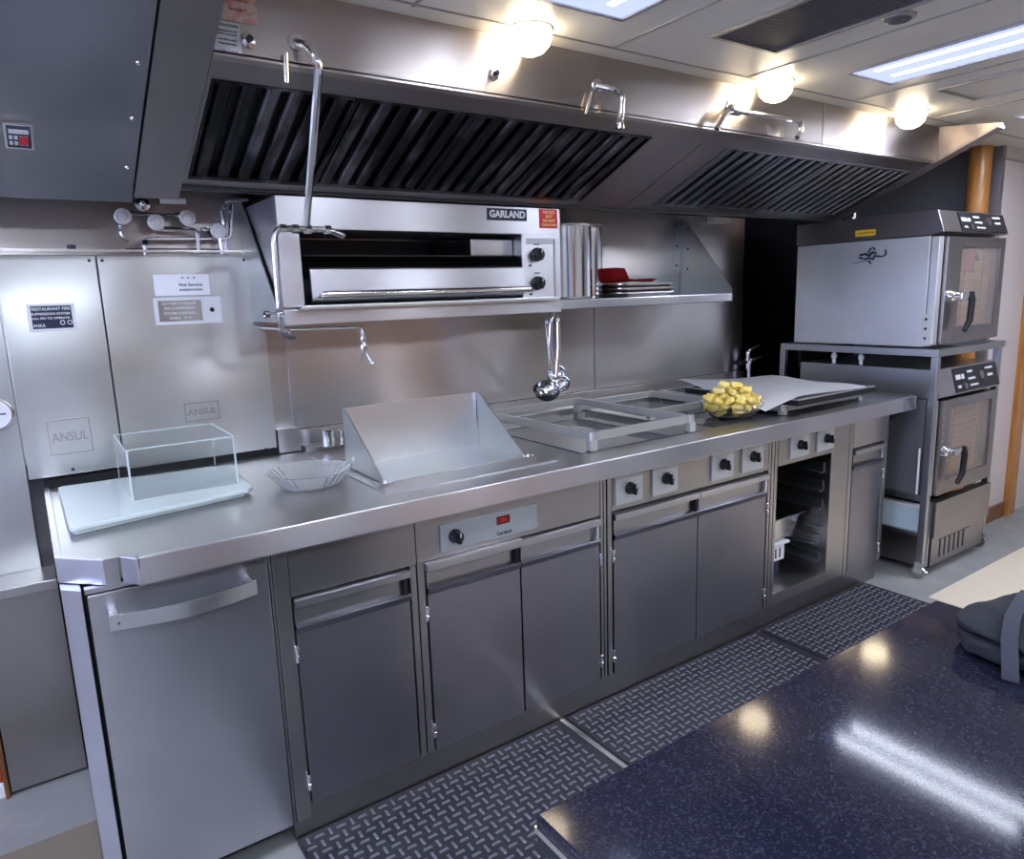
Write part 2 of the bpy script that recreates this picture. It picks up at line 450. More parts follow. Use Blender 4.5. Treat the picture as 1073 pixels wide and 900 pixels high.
def knob(t, x, z, y=-.006, r=.021, plate=None, pm='plate'):
    if plate:
        x0, x1, z0, z1 = plate
        pl = MB().box(x0, x1, y-.001, .0, z0, z1, .0015).build('knob_plate', pm, t)
        q = MB()
        for a in range(7):
            an = math.radians(-120+a*40)
            q.box(x+math.sin(an)*.030-.001, x+math.sin(an)*.030+.001, y-.0016, y-.001, z+math.cos(an)*.030-.002, z+math.cos(an)*.030+.002)
        q.build('dial_marks', 'ink', pl)
    b = MB(); b.lathe((x, y, z), [(0, 0), (r, 0), (r, .008), (r*.86, .012), (r*.80, .026), (0, .028)], 24, 'y')
    b.box(x-.005, x+.005, y-.036, y-.020, z-r*.85, z+r*.85, .002)
    k = b.build('knob', 'black', t)
    MB().box(x-.0012, x+.0012, y-.0375, y-.035, z+r*.2, z+r*.8).build('pointer', 'print', k)
    return k

# fridge / undercounter unit
t = thing('undercounter_fridge', 'wide plain steel undercounter fridge door unit with bowed handle at the left end', 'fridge', (.8, .35, 0))
b = MB(); b.prism([(.566, .78), (.566, .085), (.6, .045), (.985, .045), (.985, .78)], .03, .853, 'z'); b.build('carcass', 'gap', t)
b = MB(); b.prism([(.557, .10), (.557, .037), (.592, .0), (.594, .0), (.594, .05), (.57, .10)], .0, .853, 'z', .001); b.build('side_post', 'rail', t)
b = MB(); b.box(.602, .992, -.004, .04, .071, .838, .004)
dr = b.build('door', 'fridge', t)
b = MB()
def bow(u): return -.055-.030*math.sin(PI*u)
n = 20; x0, x1 = .635, .95
pf = [(x0+(x1-x0)*i/n, bow(i/n)) for i in range(n+1)]; pb = [(x, y+.006) for x, y in pf][::-1]
b.prism(pf+pb, .766, .802, 'z', .001)
b.box(x0+.004, x0+.02, -.053, -.002, .774, .794, .002); b.box(x1-.02, x1-.004, -.053, -.002, .774, .794, .002)
b.build('handle', 'guard', dr)
MB().lathe((.65, -.066, .784), [(.005, 0), (.005, .003), (0, .004)], 12, 'y').build('screw', 'chrome', dr)
MB().box(.60, .995, -.001, .02, .841, .853, .001).build('top_strip', 'rail', t)

# cabinet with one door
t = thing('single_door_cabinet', 'narrow one-door steel cabinet right beside the fridge unit', 'cabinet', (1.2, .35, 0))
carcass(t, 1.0, 1.40)
MB().box(1.003, 1.042, .0, .03, .07, .853, .002).build('post', 'frame', t); MB().box(1.380, 1.400, .0, .03, .107, .712, .002).build('post', 'frame', t)
MB().box(1.044, 1.402, .0, .025, .712, .853, .001).build('top_panel', 'frame', t)
door(t, 1.048, 1.376, 'l')
# cabinet with thermostat
t = thing('griddle_cabinet', 'two-door steel cabinet with a dial and red display under the splash guard', 'cabinet', (1.75, .35, 0))
carcass(t, 1.403, 2.108)
MB().box(1.403, 1.426, .0, .03, .107, .712, .002).build('post', 'frame', t); MB().box(2.098, 2.110, .0, .03, .107, .853, .002).build('post', 'frame', t)
MB().box(1.404, 2.096, .0, .025, .712, .853, .001).build('top_panel', 'frame', t)
door(t, 1.432, 1.760, 'l'); door(t, 1.765, 2.092, 'r')
MB().box(1.424, 1.762, -.022, .0, .686, .712, .005).build('pull_rail', 'rail', t)
cp = MB().box(1.481, 1.827, -.008, .0, .730, .811, .002).build('control_panel', 'panelgreen', t)
MB().box(1.674, 1.722, -.010, -.008, .772, .798, .001).build('display', 'redled', cp)
MB().text('350', .016, (1.698, -.0105, .785), bold=.0004, depth=.0003).build('display_digits', 'red', cp)
MB().text('Garland', .017, (1.70, -.0086, .744), bold=.0002, depth=.0004).build('lettering', 'ink', cp)
knob(t, 1.527, .772, -.008, .021)
# hob cabinet, four knobs
t = thing('hob_cabinet', 'two-door steel cabinet with four square knob plates in the middle of the row', 'cabinet', (2.57, .35, 0))
carcass(t, 2.112, 3.028)
MB().box(2.113, 2.124, .0, .03, .107, .853, .002).build('post', 'frame', t); MB().box(2.130, 2.150, .0, .03, .107, .853, .002).build('post', 'frame', t); MB().box(3.012, 3.028, .0, .03, .107, .853, .002).build('post', 'frame', t)
MB().box(2.152, 3.010, .0, .025, .718, .853, .001).build('top_panel', 'frame', t)
door(t, 2.158, 2.586, 'l'); door(t, 2.590, 3.004, 'r')
for x, z, x0, x1 in ((2.225, .789, 2.161, 2.288), (2.404, .792, 2.338, 2.466), (2.716, .793, 2.653, 2.779), (2.898, .795, 2.832, 2.964)):
    knob(t, x, z, -.008, .022, (x0, x1, .736, .846))
# open cabinet
t = thing('open_rack_cabinet', 'doorless steel cabinet with dark interior and runner rails near the right end', 'cabinet', (3.3, .35, 0))
b = MB()
b.box(3.032, 3.050, .0, .78, .107, .853, .001); b.box(3.054, 3.072, .0, .78, .107, .853, .001)
b.box(3.462, 3.60, .0, .78, .107, .853, .001)
b.box(3.072, 3.462, .76, .78, .107, .853)
b.box(3.072, 3.462, .0, .78, .107, .158, .001)
b.box(3.072, 3.462, .02, .78, .80, .853)
b.build('carcass', 'frame', t)
MB().box(3.074, 3.598, -.001, .02, .722, .853, .001).build('top_panel', 'frame', t)
MB().box(3.0725, 3.0745, .02, .76, .16, .72).build('lining', 'nearblack', t)
b = MB()
for k in range(6): b.box(3.43, 3.462, .03, .74, .20+k*.085, .205+k*.085); b.box(3.455, 3.462, .03, .74, .20+k*.085, .245+k*.085, .001)
b.build('runners', 'stand', t)
MB().box(3.0745, 3.46, .757, .7598, .16, .72).build('back_lining', 'nearblack', t)
for x, z, x0, x1 in ((3.210, .797, 3.146, 3.277), (3.404, .797, 3.338, 3.462)):
    knob(t, x, z, -.008, .021, (x0, x1, .744, .850))
# things inside
t = thing('steel_pan', 'shallow steel pan half slid out inside the open cabinet', 'pan', (3.17, .25, .40))
b = MB(); b.prism([(3.082, .425), (3.43, .425), (3.375, .325), (3.10, .325)], .12, .50, 'y', .004); b.build('body', 'pipe', t)
MB().box(3.076, 3.445, .105, .515, .423, .430, .003).build('rim', 'chrome', t)
t = thing('white_crate', 'small white perforated crate below the pan inside the open cabinet', 'crate', (3.15, .2, .159))
b = MB(); b.box(3.084, 3.32, .12, .42, .225, .300, .004); b.build('body', 'white', t)
b = MB()
for k in range(7): b.box(3.1+k*.03, 3.108+k*.03, .118, .121, .24, .285)
b.build('slots', 'gap', t)
MB().box(3.08, 3.345, .11, .43, .300, .312, .003).build('rim', 'white', t)
MB().box(3.09, 3.30, .13, .41, .1585, .226, .003).build('tray_below', 'navy', t)
# corner cabinet
t = thing('end_cabinet', 'tall narrow steel cabinet with a worn door at the right end of the counter', 'cabinet', (3.77, .35, 0))
carcass(t, 3.604, 3.93)
MB().box(3.604, 3.634, .0, .03, .107, .853, .002).build('post', 'frame', t); MB().box(3.90, 3.935, .0, .06, .107, .853, .002).build('post', 'frame', t)
MB().box(3.636, 3.898, .0, .025, .715, .853, .001).build('top_panel', 'back', t)
door(t, 3.64, 3.896, 'r')
t['label'] = 'narrow one-door steel cabinet at the right end of the counter beside the wheeled stand'

# ---------------------------------------------------------------- on the worktop
T0 = .9105
# acrylic tray lid / board
t = thing('serving_board', 'pale translucent plastic board with chamfered corners on the left end of the worktop', 'board', (.83, .5, T0))
def board(x0, x1, y0, y1, c): return [(x0, y0+.01), (x0+.01, y0), (x1-c, y0+.075), (x1, y0+.075+c), (x1, y1-c*1.2), (x1-c, y1), (x0, y1)]
b = MB(); b.prism([(.594, .25), (.603, .237), (1.04, .32), (1.058, .345), (1.075, .66), (1.06, .70), (.60, .745), (.591, .735)], T0+.012, T0+.024, 'z', .003); b.build('board', 'board', t)
b = MB(); b.prism([(.600, .262), (.612, .25), (1.03, .333), (1.045, .355), (1.062, .64), (1.045, .68), (.61, .735), (.60, .72)], T0, T0+.012, 'z', .003); b.build('lower_rim', 'board', t)
# acrylic box on top: open-topped tank
t = thing('acrylic_box', 'clear acrylic open box standing upside on the pale board at the left', 'box', (.9, .58, T0+.024))
X0, X1, Y0, Y1, Z0, Z1 = .752, 1.035, .405, .70, T0+.0245, 1.075
w = .003
b = MB()
for a in ((X0, X1, Y0, Y0+w, Z0, Z1), (X0, X1, Y1-w, Y1, Z0, Z1), (X0, X0+w, Y0+w, Y1-w, Z0, Z1), (X1-w, X1, Y0+w, Y1-w, Z0, Z1), ):
    b.box(*a)
b.build('walls', 'acrylic', t)
b = MB(); e = .002
for x in (X0, X1-e*2):
    for y in (Y0, Y1-e*2): b.box(x-.0005, x+e*2+.0005, y-.0005, y+e*2+.0005, Z0, Z1+.001)
for y in (Y0, Y1): b.box(X0, X1, y-e, y+e, Z1, Z1+.003)
for x in (X0, X1): b.box(x-e, x+e, Y0, Y1, Z1, Z1+.003)
b.build('edges', 'board', t)
t['label'] = 'clear acrylic open-topped box standing on the pale plastic board'
# glass pie dish
cxd = 0
t = thing('glass_dish', 'empty fluted clear glass pie dish between the board and the splash guard', 'dish', (1.235, .33, T0))
b = MB(); cx, cy, n = 1.228, .335, 240
def ring(r, z, fl=0): return [b.bm.verts.new((cx+(r+fl*math.cos(30*2*PI*k/n))*math.cos(2*PI*k/n), cy+(r+fl*math.cos(30*2*PI*k/n))*math.sin(2*PI*k/n), z)) for k in range(n)]
prof = [(.075, T0+.001, 0), (.088, T0+.004, 0), (.108, T0+.03, .0022), (.122, T0+.044, .003), (.126, T0+.047, .003), (.121, T0+.049, .0028), (.104, T0+.034, .0018), (.084, T0+.010, 0), (.070, T0+.007, 0)]
rs = [ring(*p) for p in prof]
for A, B in zip(rs, rs[1:]):
    for k in range(n): b.bm.faces.new((A[k], A[(k+1) % n], B[(k+1) % n], B[k]))
b.bm.faces.new(rs[0][::-1]); b.bm.faces.new(rs[-1]); b.build('dish', 'pressed', t, angle=60)
# griddle + guard
t = thing('griddle', 'flat steel griddle plate under the splash guard', 'griddle', (1.65, .4, T0))
MB().box(1.355, 1.965, .07, .70, T0-.002, T0+.004, .002).build('plate', 'top', t)
MB().box(1.352, 1.968, .067, .073, T0-.002, T0+.0055, .001).build('front_edge', 'rail', t)
t = thing('splash_guard', 'three-sided sheet steel splash guard with sloping cheeks on the griddle', 'splash guard', (1.65, .3, T0+.005))
g0 = T0+.006; w = .004
gx0, gx1, gy0, gy1, gz = 1.392, 1.91, .172, .462, 1.112
b = MB()
b.box(gx0, gx1, gy1-w, gy1, g0, gz, .001)
b.build('back_plate', 'guard', t)
for x in (gx0, gx1-w):
    b = MB(); b.prism([(gy0, g0), (gy1, g0), (gy1, gz), (gy1-.02, gz), (gy0, g0+.012)], x, x+w, 'x'); b.build('side_plate', 'guard', t)
MB().box(gx0, gx1, gy0, gy1, g0-.001, g0+.003).build('floor_plate', 'guard', t)
MB().tube([(gx1-.009, gy1-.009, g0+.004), (gx1-.009, gy1-.009, gz)], .006, 8).build('corner_seam', 'chrome', t)
for x in (gx0+.01, gx1+.014):
    q = MB(); q.box(x-.022, x+.018, gy0-.018, gy0+.008, g0-.001, g0+.004, .001); q.lathe((x, gy0-.006, g0+.003), [(.006, 0), (.006, .006), (0, .008)], 10)
    q.build('foot_tab', 'chrome', t)
# canister behind the griddle
t = thing('steel_canister', 'small steel canister with a tall spout behind the splash guard', 'canister', (1.46, .80, T0))
MB().lathe((1.445, .765, .931), [(0, 0), (.022, 0), (.024, .004), (.024, .058), (.020, .062), (0, .062)], 24).build('body', 'chrome', t)
MB().lathe((1.50, .765, .931), [(0, 0), (.014, 0), (.015, .004), (.015, .052), (.012, .056), (0, .056)], 20).build('spout', 'pipe', t)
t['label'] = 'pair of short joined steel cylinders behind the splash guard at its left'

# hob glass plates
tag(MB().box(2.10, 2.72, .10, .80, T0-.001, T0+.003, .001).build('hob_plate', 'hobglass'), 'dark glass hob plate under the large square rail frame', 'hob', 'dark hob plates let into the worktop')
tag(MB().box(2.80, 3.84, .10, .80, T0-.001, T0+.003, .001).build('hob_plate', 'hobglass'), 'dark glass hob plate under the pineapple bowl and the paper', 'hob', 'dark hob plates let into the worktop')
def rail_frame(x0, x1, y0, y1, label, front=True, zt=.978):
    t = thing('pot_rail_frame', label, 'pot rail', ((x0+x1)/2, (y0+y1)/2, T0+.003), 'square steel pot rails on the hob')
    z0, w = zt-.030, .016
    bars = [(x0, x1, y1-w, y1), (x0, x0+w, y0, y1), (x1-w, x1, y0, y1)]
    if front: bars.append((x0, x1, y0, y0+w))
    for x_0, x_1, y_0, y_1 in bars: MB().box(x_0, x_1, y_0, y_1, z0, zt, .002).build('rail_bar', 'frosted', t)
    for x in (x0+.004, x1-.004):
        for y in (y0+.004, y1-.004):
            q = MB(); q.box(x-.015, x+.015, y-.015, y+.015, T0+.003, z0+.004, .003); q.tube([(x, y, T0+.003), (x, y, zt+.002)], .0145, 14)
            q.build('leg', 'frosted', t)
rail_frame(2.15, 2.66, .10, .79, 'large square steel rail frame on four posts, left on the hob')
rail_frame(2.74, 3.17, .40, .82, 'low steel rail frame behind the pineapple bowl', True, .955)
rail_frame(3.21, 3.80, .08, .80, 'low steel rail frame mostly covered by the paper-lined tray', True, .955)
# pineapple bowl
bx, by = 3.02, .20
t = thing('glass_bowl', 'round clear glass bowl heaped with cut pineapple on the hob', 'bowl', (bx, by, T0+.003))
z = T0+.004
MB().lathe((bx, by, z), [(0, 0), (.075, 0), (.10, .012), (.128, .05), (.135, .072), (.131, .073), (.124, .052), (.096, .016), (.072, .005), (0, .005)], 48).build('bowl', 'glass', t)
def chunk(c, s, seed):
    rr = random.Random(seed); m = MB(); tt = bmesh.new()
    bmesh.ops.create_cube(tt, size=1)
    for v in tt.verts: v.co = Vector((v.co.x*s*(1.35 if v.co.y > 0 else .75), v.co.y*s*1.1, v.co.z*s*.62))+Vector([rr.uniform(-.08, .08)*s for _ in range(3)])
    bmesh.ops.bevel(tt, geom=list(tt.edges), offset=s*.22, segments=2, affect='EDGES', profile=.5)
    e = Matrix.Rotation(rr.uniform(0, 6.3), 4, 'Z') @ Matrix.Rotation(rr.uniform(-.7, .7), 4, 'X') @ Matrix.Rotation(rr.uniform(-.5, .5), 4, 'Y')
    m.merge(tt, Matrix.Translation(c) @ e)
    return m
k = 0
spots = []
for lvl, (R, zz, cnt) in enumerate([(.060, .026, 6), (.098, .052, 13), (.05, .056, 6), (.100, .082, 13), (.055, .088, 7), (.062, .112, 7), (.0, .118, 1), (.035, .134, 3)]):
    for i in range(cnt):
        a = 2*PI*i/cnt+lvl*.6
        spots.append((bx+R*math.cos(a), by+R*math.sin(a), z+zz+random.uniform(-.004, .006)))
for i, c in enumerate(spots):
    o = chunk(Vector(c), .036+random.uniform(-.004, .004), 50+i).build('pineapple_chunk', 'fruit')
    tag(o, 'yellow pineapple chunk heaped in the glass bowl on the hob', 'pineapple', 'pineapple chunks in the bowl')
# tray with paper
t = thing('sheet_tray', 'dark flat baking tray under white paper on the right end of the hob', 'tray', (3.5, .35, .957))
b = MB(); b.prism([(3.22, .02), (3.80, .02), (3.80, .62), (3.22, .62)], .958, .966, 'z', .002)
b.build('base', 'nearblack', t)
b = MB()
for a in ((3.21, 3.81, .01, .02), (3.21, 3.81, .62, .63), (3.21, 3.22, .02, .62), (3.80, 3.81, .02, .62)): b.box(*a, .958, .982)
b.build('wall', 'nearblack', t)
MB().tube([(3.212, .012, .984), (3.808, .012, .984), (3.808, .628, .984), (3.212, .628, .984), (3.212, .012, .984)], .004, 8).build('rim', 'rail', t)
def paper_fn(u, v):
    # u along length, v along depth; near-left corner droops
    A, B_, C_, D_ = Vector((3.02, .03, .99)), Vector((3.76, .02, .992)), Vector((3.79, .56, .992)), Vector((3.34, .80, .992))
    p = (A*(1-u)+B_*u)*(1-v)+(D_*(1-u)+C_*u)*v
    p.z += .006*math.sin(5*u+2*v)+.004*math.sin(9*v)
    dr = max(0, .30-u)*(1-v)
    p.z -= dr*.11
    return p
ppr = MB().grid(paper_fn, 24, 24)
r = bmesh.ops.solidify(ppr.bm, geom=list(ppr.bm.faces), thickness=.001)
tag(ppr.build('paper_sheet', 'white', angle=80), 'white parchment paper sheet draped over the dark tray', 'paper')

# ---------------------------------------------------------------- wall cabinets at left
t = thing('fire_suppression_cabinet', 'steel wall cabinet pair with navy label, left of the oven above the board', 'cabinet', (.9, .87, .95))
tops = 1.622
def wavy_panel(x0, x1, z0, z1, y, name):
    b = MB(); b.box(x0, x1, y, .899, z0, z1, .003); return b.build(name, 'panel', t)
p1 = wavy_panel(-.2, .518, .62, 1.60, .865, 'plain_panel')
p2 = wavy_panel(.522, .782, .945, tops, .855, 'door_panel')
p3 = wavy_panel(.786, 1.282, .925, tops, .855, 'door_panel')
def screw(x, z, y=.855): return MB().lathe((x, y, z), [(.005, 0), (.004, .002), (0, .003)], 10, 'y').build('screw', 'ink', p3)
for x, z in ((.765, 1.605), (.80, 1.605), (1.23, 1.607), (.64, .96), (1.24, .935)): screw(x, z)
# engraved makers plates
for (x0, x1, z0, z1, s) in ((.588, .704, 1.012, 1.122, .040), (.985, 1.096, 1.068, 1.132, .030)):
    q = MB()
    for a in ((x0, x1, z1-.003, z1), (x0, x1, z0, z0+.003), (x0, x0+.003, z0, z1), (x1-.003, x1, z0, z1)): q.box(a[0], a[1], .851, .856, a[2], a[3])
    fr = q.build('embossed_frame', 'frame', p2)
    MB().box(x0+.003, x1-.003, .8535, .856, z0+.003, z1-.003).build('plate_field', 'panel', p2)
    MB().text('ANSUL', s, ((x0+x1)/2, .8525, (z0+z1)/2-.002), bold=.0006, depth=.001, width=(x1-x0)*.86).build('lettering', 'frame', p2)
def label_plate(x0, x1, z0, z1, y, frame_m, field_m, lines, parent, name='label', fr=.010, seed=1):
    a = MB().box(x0, x1, y-.003, y, z0, z1, .001).build(name, frame_m, parent)
    if field_m: MB().box(x0+fr, x1-fr, y-.0036, y-.003, z0+fr*.7, z1-fr*.7).build('printed_field', field_m, parent)
    if lines:
        for (txt, sz, cx, cz, mt) in lines:
            MB().text(txt, sz, (x0+(x1-x0)*cx, y-.0040, z0+(z1-z0)*cz), bold=.0002, depth=.0003, width=(x1-x0)*(.80 if len(txt) > 12 else .42 if len(txt) > 9 else .26)).build('lettering', mt, parent)
label_plate(.583, .708, 1.396, 1.478, .855, 'print', 'navy', [('RESTAURANT FIRE', .0125, .5, .80, 'print'), ('SUPPRESSION SYSTEM', .0095, .48, .62, 'print'), ('PULL PIN TO OPERATE', .0085, .46, .46, 'print'), ('ANSUL', .012, .22, .2, 'print'), ('O O', .02, .78, .28, 'print')], p2, 'navy_label')
label_plate(.938, 1.108, 1.492, 1.560, .855, 'white', None, [('*  *  *', .012, .62, .8, 'ink'), ('Fire Service', .013, .65, .5, 'ink'), ('INSPECTION', .009, .65, .25, 'ink')], p3, 'white_card')
label_plate(.930, 1.138, 1.397, 1.486, .855, 'print', None, [], p3, 'instruction_plate')
MB().box(.942, 1.075, .8512, .852, 1.408, 1.476).build('printed_field', 'frame', p3)
for i, tx in enumerate(('AUTOMAN RELEASE', 'FIRE SUPPRESSION', 'SYSTEM CONTROL', 'ANSUL   O O')):
    MB().text(tx, .0115, (1.006, .8508, 1.466-i*.016), bold=.0002, depth=.0003).build('lettering', 'print', p3)
MB().lathe((1.108, .8515, 1.442), [(.008, 0), (.006, .003), (0, .004)], 14, 'y').build('viewing_slot', 'black', p3)
MB().box(.1, 1.285, .80, .825, 1.628, 1.636).build('top_rail', 'pipe', t)
MB().lathe((.72, .81, 1.636), [(.0, 0), (.012, 0), (.012, .012), (0, .014)], 12).build('rail_fixing', 'ink', t)
t['label'] = 'steel fire suppression wall cabinets with embossed plates above the pale board'

# lower left cabinet
t = thing('lower_wall_cabinet', 'plain dull steel base cabinet standing behind the left end of the counter', 'cabinet', (.4, .8, 0))
MB().box(.352, .553, .735, .945, .012, .63, .002).build('body', 'combidk', t)
MB().box(.352, .553, .715, .862, .63, .66, .003).build('ledge', 'frame', t)
tag(MB().box(.338, .3495, .725, .94, 0, .63, .002).build('corner_trim', 'brownwood'), 'thin brown upright trim strip at the left edge of the steel base cabinet', 'trim strip')
tag(MB().box(-.3, .336, .745, .94, .05, .655, .002).build('low_cupboard', 'redwood'), 'reddish brown cupboard front at the far left edge, above a white skirting', 'cupboard')
tag(MB().box(-.3, .336, .74, .94, 0, .048, .002).build('white_skirting', 'white'), 'white skirting under the reddish brown panel at far left', 'skirting')
t = thing('round_gauge', 'round white dial at the left edge on the steel wall', 'gauge', (.465, .865, 1.158))
MB().lathe((.462, .864, 1.158), [(0, 0), (.050, 0), (.052, .004), (.050, .016), (.046, .018), (0, .018)], 32, 'y').build('case', 'pipe', t)
MB().lathe((.462, .8455, 1.158), [(0, 0), (.044, 0), (0, .0005)], 32, 'y').build('dial_face', 'print', t)
MB().box(.455, .492, .8435, .8455, 1.156, 1.160).build('needle', 'ink', t)

# ---------------------------------------------------------------- valves and pipes above the cabinet
t = thing('valve_manifold', 'cluster of small pipes with four round pale valve caps above the fire cabinets', 'valves', (1.0, .84, 1.64))
def pipe(pts, r=.007, name='pipe', m='pipe', par=None, rr=.02): return MB().tube(round_path(pts, rr), r, 10).build(name, m, par if par is not None else t)
Y = .84
for x, z in ((.870, 1.737), (.962, 1.722), (1.058, 1.738), (1.148, 1.700)):
    q = MB(); q.lathe((x, Y-.01, z), [(0, 0), (.023, 0), (.025, .003), (.025, .012), (.022, .016), (.012, .017), (.010, .020), (0, .021)], 24, 'y')
    q.lathe((x, Y+.03, z), [(.012, 0), (.012, .04)], 12, 'y'); q.build('valve_cap', 'gauge', t)
pipe([(.895, Y, 1.748), (1.035, Y, 1.748)], .006)
pipe([(.985, Y-.005, 1.705), (1.085, Y-.005, 1.703), (1.083, Y-.005, 1.625)], .0065)
pipe([(.925, Y+.01, 1.622), (.925, Y+.01, 1.672), (1.15, Y+.01, 1.676), (1.19, Y+.01, 1.676), (1.205, Y+.01, 1.79)], .0065)
pipe([(.862, Y, 1.712), (.862, Y, 1.68), (.880, Y, 1.662)], .006)
pipe([(1.155, Y, 1.68), (1.158, Y, 1.625)], .0065)
pipe([(1.180, Y, 1.77), (1.180, Y, 1.80), (1.26, Y, 1.805)], .0065)
pipe([(1.175, Y+.02, 1.635), (1.175, Y+.02, 1.77)], .0065)
pipe([(.87, Y+.03, 1.64), (1.17, Y+.03, 1.64)], .005, m='ink')
for x, z in ((.897, 1.748), (1.03, 1.748), (.925, 1.66), (1.083, 1.69), (.862, 1.70)):
    MB().lathe((x-.008, Y, z), [(0, 0), (.0095, 0), (.0095, .016), (0, .016)], 8, tilt=(1, 0, 0)).build('fitting', 'chrome', t)
q = MB(); q.lathe((.93, Y, 1.778), [(.014, 0), (.022, .004), (.022, .010), (.014, .014), (0, .014)], 20, 'y'); q.ball((.93, Y-.018, 1.778), .009); q.build('regulator', 'pipe', t)
q = MB(); q.ball((1.11, Y, 1.705), .009); q.tube([(1.095, Y, 1.705), (1.125, Y, 1.703)], .004, 8); q.build('clip', 'pipe', t)
tag(MB().box(.985, 1.06, .83, .85, 1.783, 1.80, .003).build('strip_bracket', 'gauge'), 'short pale metal strip bracket under the hood above the valve caps', 'bracket')

# ---------------------------------------------------------------- hood
t = thing('extractor_hood', 'long stainless steel extractor hood over the whole cooking line', 'hood', (2.2, .4, 1.76))
yl, xl, xr = .50, .988, 4.20
# fascia box
b = MB(); b.box(xl, 3.28, .0, .012, hz(0)+.002, CZ-.001); b.box(3.286, xr, .0, .012, hz(0)+.002, CZ-.001); b.build('fascia', 'hood', t)
MB().box(3.278, 3.288, -.003, .004, hz(0), CZ-.001).build('fascia_seam', 'pipe', t)
MB().box(xr, xr+.004, .0, .25, hz(0), CZ-.001).build('end_return', 'combidk', t)
# underside plane with openings for the filters: strips
def slope_slab(x0, x1, y0, y1, th=.004, off=0.):
    n = Vector((0, HK, 1)).normalized()
    bb = MB()
    P = lambda x, y, o: Vector((x, y, hz(y)))+n*o
    bb.prism([(y0, hz(y0)+off), (y1, hz(y1)+off), (y1, hz(y1)+off+th), (y0, hz(y0)+off+th)], x0, x1, 'x')
    return bb
B1 = (.998, 2.413); B2 = (2.80, 4.14); FY = (.075, .455)
b = slope_slab(xl, xr, -.004, FY[0])
for a in ((xl, B1[0]), (B1[1], 2.66), (2.664, B2[0]), (B2[1], xr)):
    bb = slope_slab(a[0], a[1], FY[0], FY[1]); b.merge(bb.bm)
bb = slope_slab(xl, xr, FY[1], yl); b.merge(bb.bm)
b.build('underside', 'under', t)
MB().prism([(-.004, hz(0)-.004), (.012, hz(0)-.010), (.012, hz(0)+.004), (-.004, hz(0)+.006)], xl, xr, 'x').build('lower_trim', 'hood', t)
b = MB(); b.box(xl, xr+.03, yl-.012, yl+.03, hz(yl)-.004, hz(yl)+.004, .002); b.build('grease_gutter', 'nearblack', t)
MB().box(-.7, xr+.03, yl+.03, yl+.04, 1.783, CZ-.001).build('rear_plate', 'nearblack', t)
# right end wing
b = MB(); b.prism([(.485, hz(.485)), (-.257, 2.110), (-.257, 2.128), (-.02, CZ-.002), (.485, CZ-.002)], xr+.006, xr+.03, 'x'); b.build('end_panel', 'hood', t)
b = MB(); b.prism([(.485, hz(.485)-.004), (-.262, 2.104), (-.262, 2.116), (.485, hz(.485)+.012)], xr-.03, xr+.036, 'x', .001); b.build('end_lip', 'under', t)
# left slanted section
yt = -(CZ-2.0)/HK
b = MB()
b.prism([(.245, hz(.245)), (yt, CZ-.001), (yt+.01, CZ-.001), (.5, CZ-.001), (.5, hz(.245))], .872, xl-.001, 'x')
b.prism([(.56, hz(.56)), (.245, hz(.245)), (.5, hz(.245))], .872, xl-.001, 'x')
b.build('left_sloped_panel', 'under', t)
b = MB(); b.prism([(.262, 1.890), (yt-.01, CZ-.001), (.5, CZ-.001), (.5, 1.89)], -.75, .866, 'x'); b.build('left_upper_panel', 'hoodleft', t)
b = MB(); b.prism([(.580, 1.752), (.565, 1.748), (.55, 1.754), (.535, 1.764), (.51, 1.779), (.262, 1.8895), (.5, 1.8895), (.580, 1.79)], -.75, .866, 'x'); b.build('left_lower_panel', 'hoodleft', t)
for y in (.055, .232, .42):
    MB().lathe((.845, y, hz(y)-.002), [(.006, 0), (.005, .003), (0, .004)], 12, tilt=(0, -.394, -.919)).build('rivet', 'chrome', t)
# back part hides plenum
# filters
nrm = Vector((0, -.3935, -.9193)); dr_ = Vector((0, .9193, -.3935))
def fp(x, s, h): return Vector((x, 0, 2.0))+dr_*s+nrm*h
def fbox(m, x0, x1, s0, s1, h0, h1):
    c = [fp(x, s, h) for h in (h0, h1) for x, s in ((x0, s0), (x1, s0), (x1, s1), (x0, s1))]
    v = [m.bm.verts.new(p) for p in c]
    for f in ((0, 1, 2, 3), (4, 5, 6, 7), (0, 1, 5, 4), (1, 2, 6, 5), (2, 3, 7, 6), (3, 0, 4, 7)): m.bm.faces.new([v[i] for i in f])
s0, s1 = FY[0]/.9193, FY[1]/.9193
def hood_filter(x0, x1, nb, label, group, mt, round_=False):
    t = thing('baffle_filter', label, 'filter', tuple(fp((x0+x1)/2, s1, 0)), group)
    m = MB(); g = .0015
    fbox(m, x0+g, x1-g, s0, s0+.008, -.028, .003); fbox(m, x0+g, x1-g, s1-.016, s1, -.028, .003)
    fbox(m, x0+g, x0+.007, s0, s1, -.028, .003); fbox(m, x1-.007, x1-g, s0, s1, -.028, .003)
    m.build('filter_frame', mt, t)
    m = MB(); fbox(m, x0+g, x1-g, s0, s1, -.032, -.028); m.build('filter_backing', 'nearblack', t)
    m = MB(); pt = (x1-x0-.012)/nb
    for i in range(nb):
        cx = x0+.006+(i+.5)*pt; hw = pt*(.30 if not round_ else .22)
        # channel cross-section: raised ridge with turned edges
        prof = [(-hw, -.020), (-hw, -.004), (-hw*.7, .002), (hw*.7, .002), (hw, -.004), (hw, -.020)]
        A = [m.bm.verts.new(fp(cx+a, s0+.008, h)) for a, h in prof]; B = [m.bm.verts.new(fp(cx+a, s1-.016, h)) for a, h in prof]
        for q in range(len(prof)-1): m.bm.faces.new((A[q], A[q+1], B[q+1], B[q]))
        if round_: continue
    m.build('baffles', mt, t)
n1, n2 = 4, 4
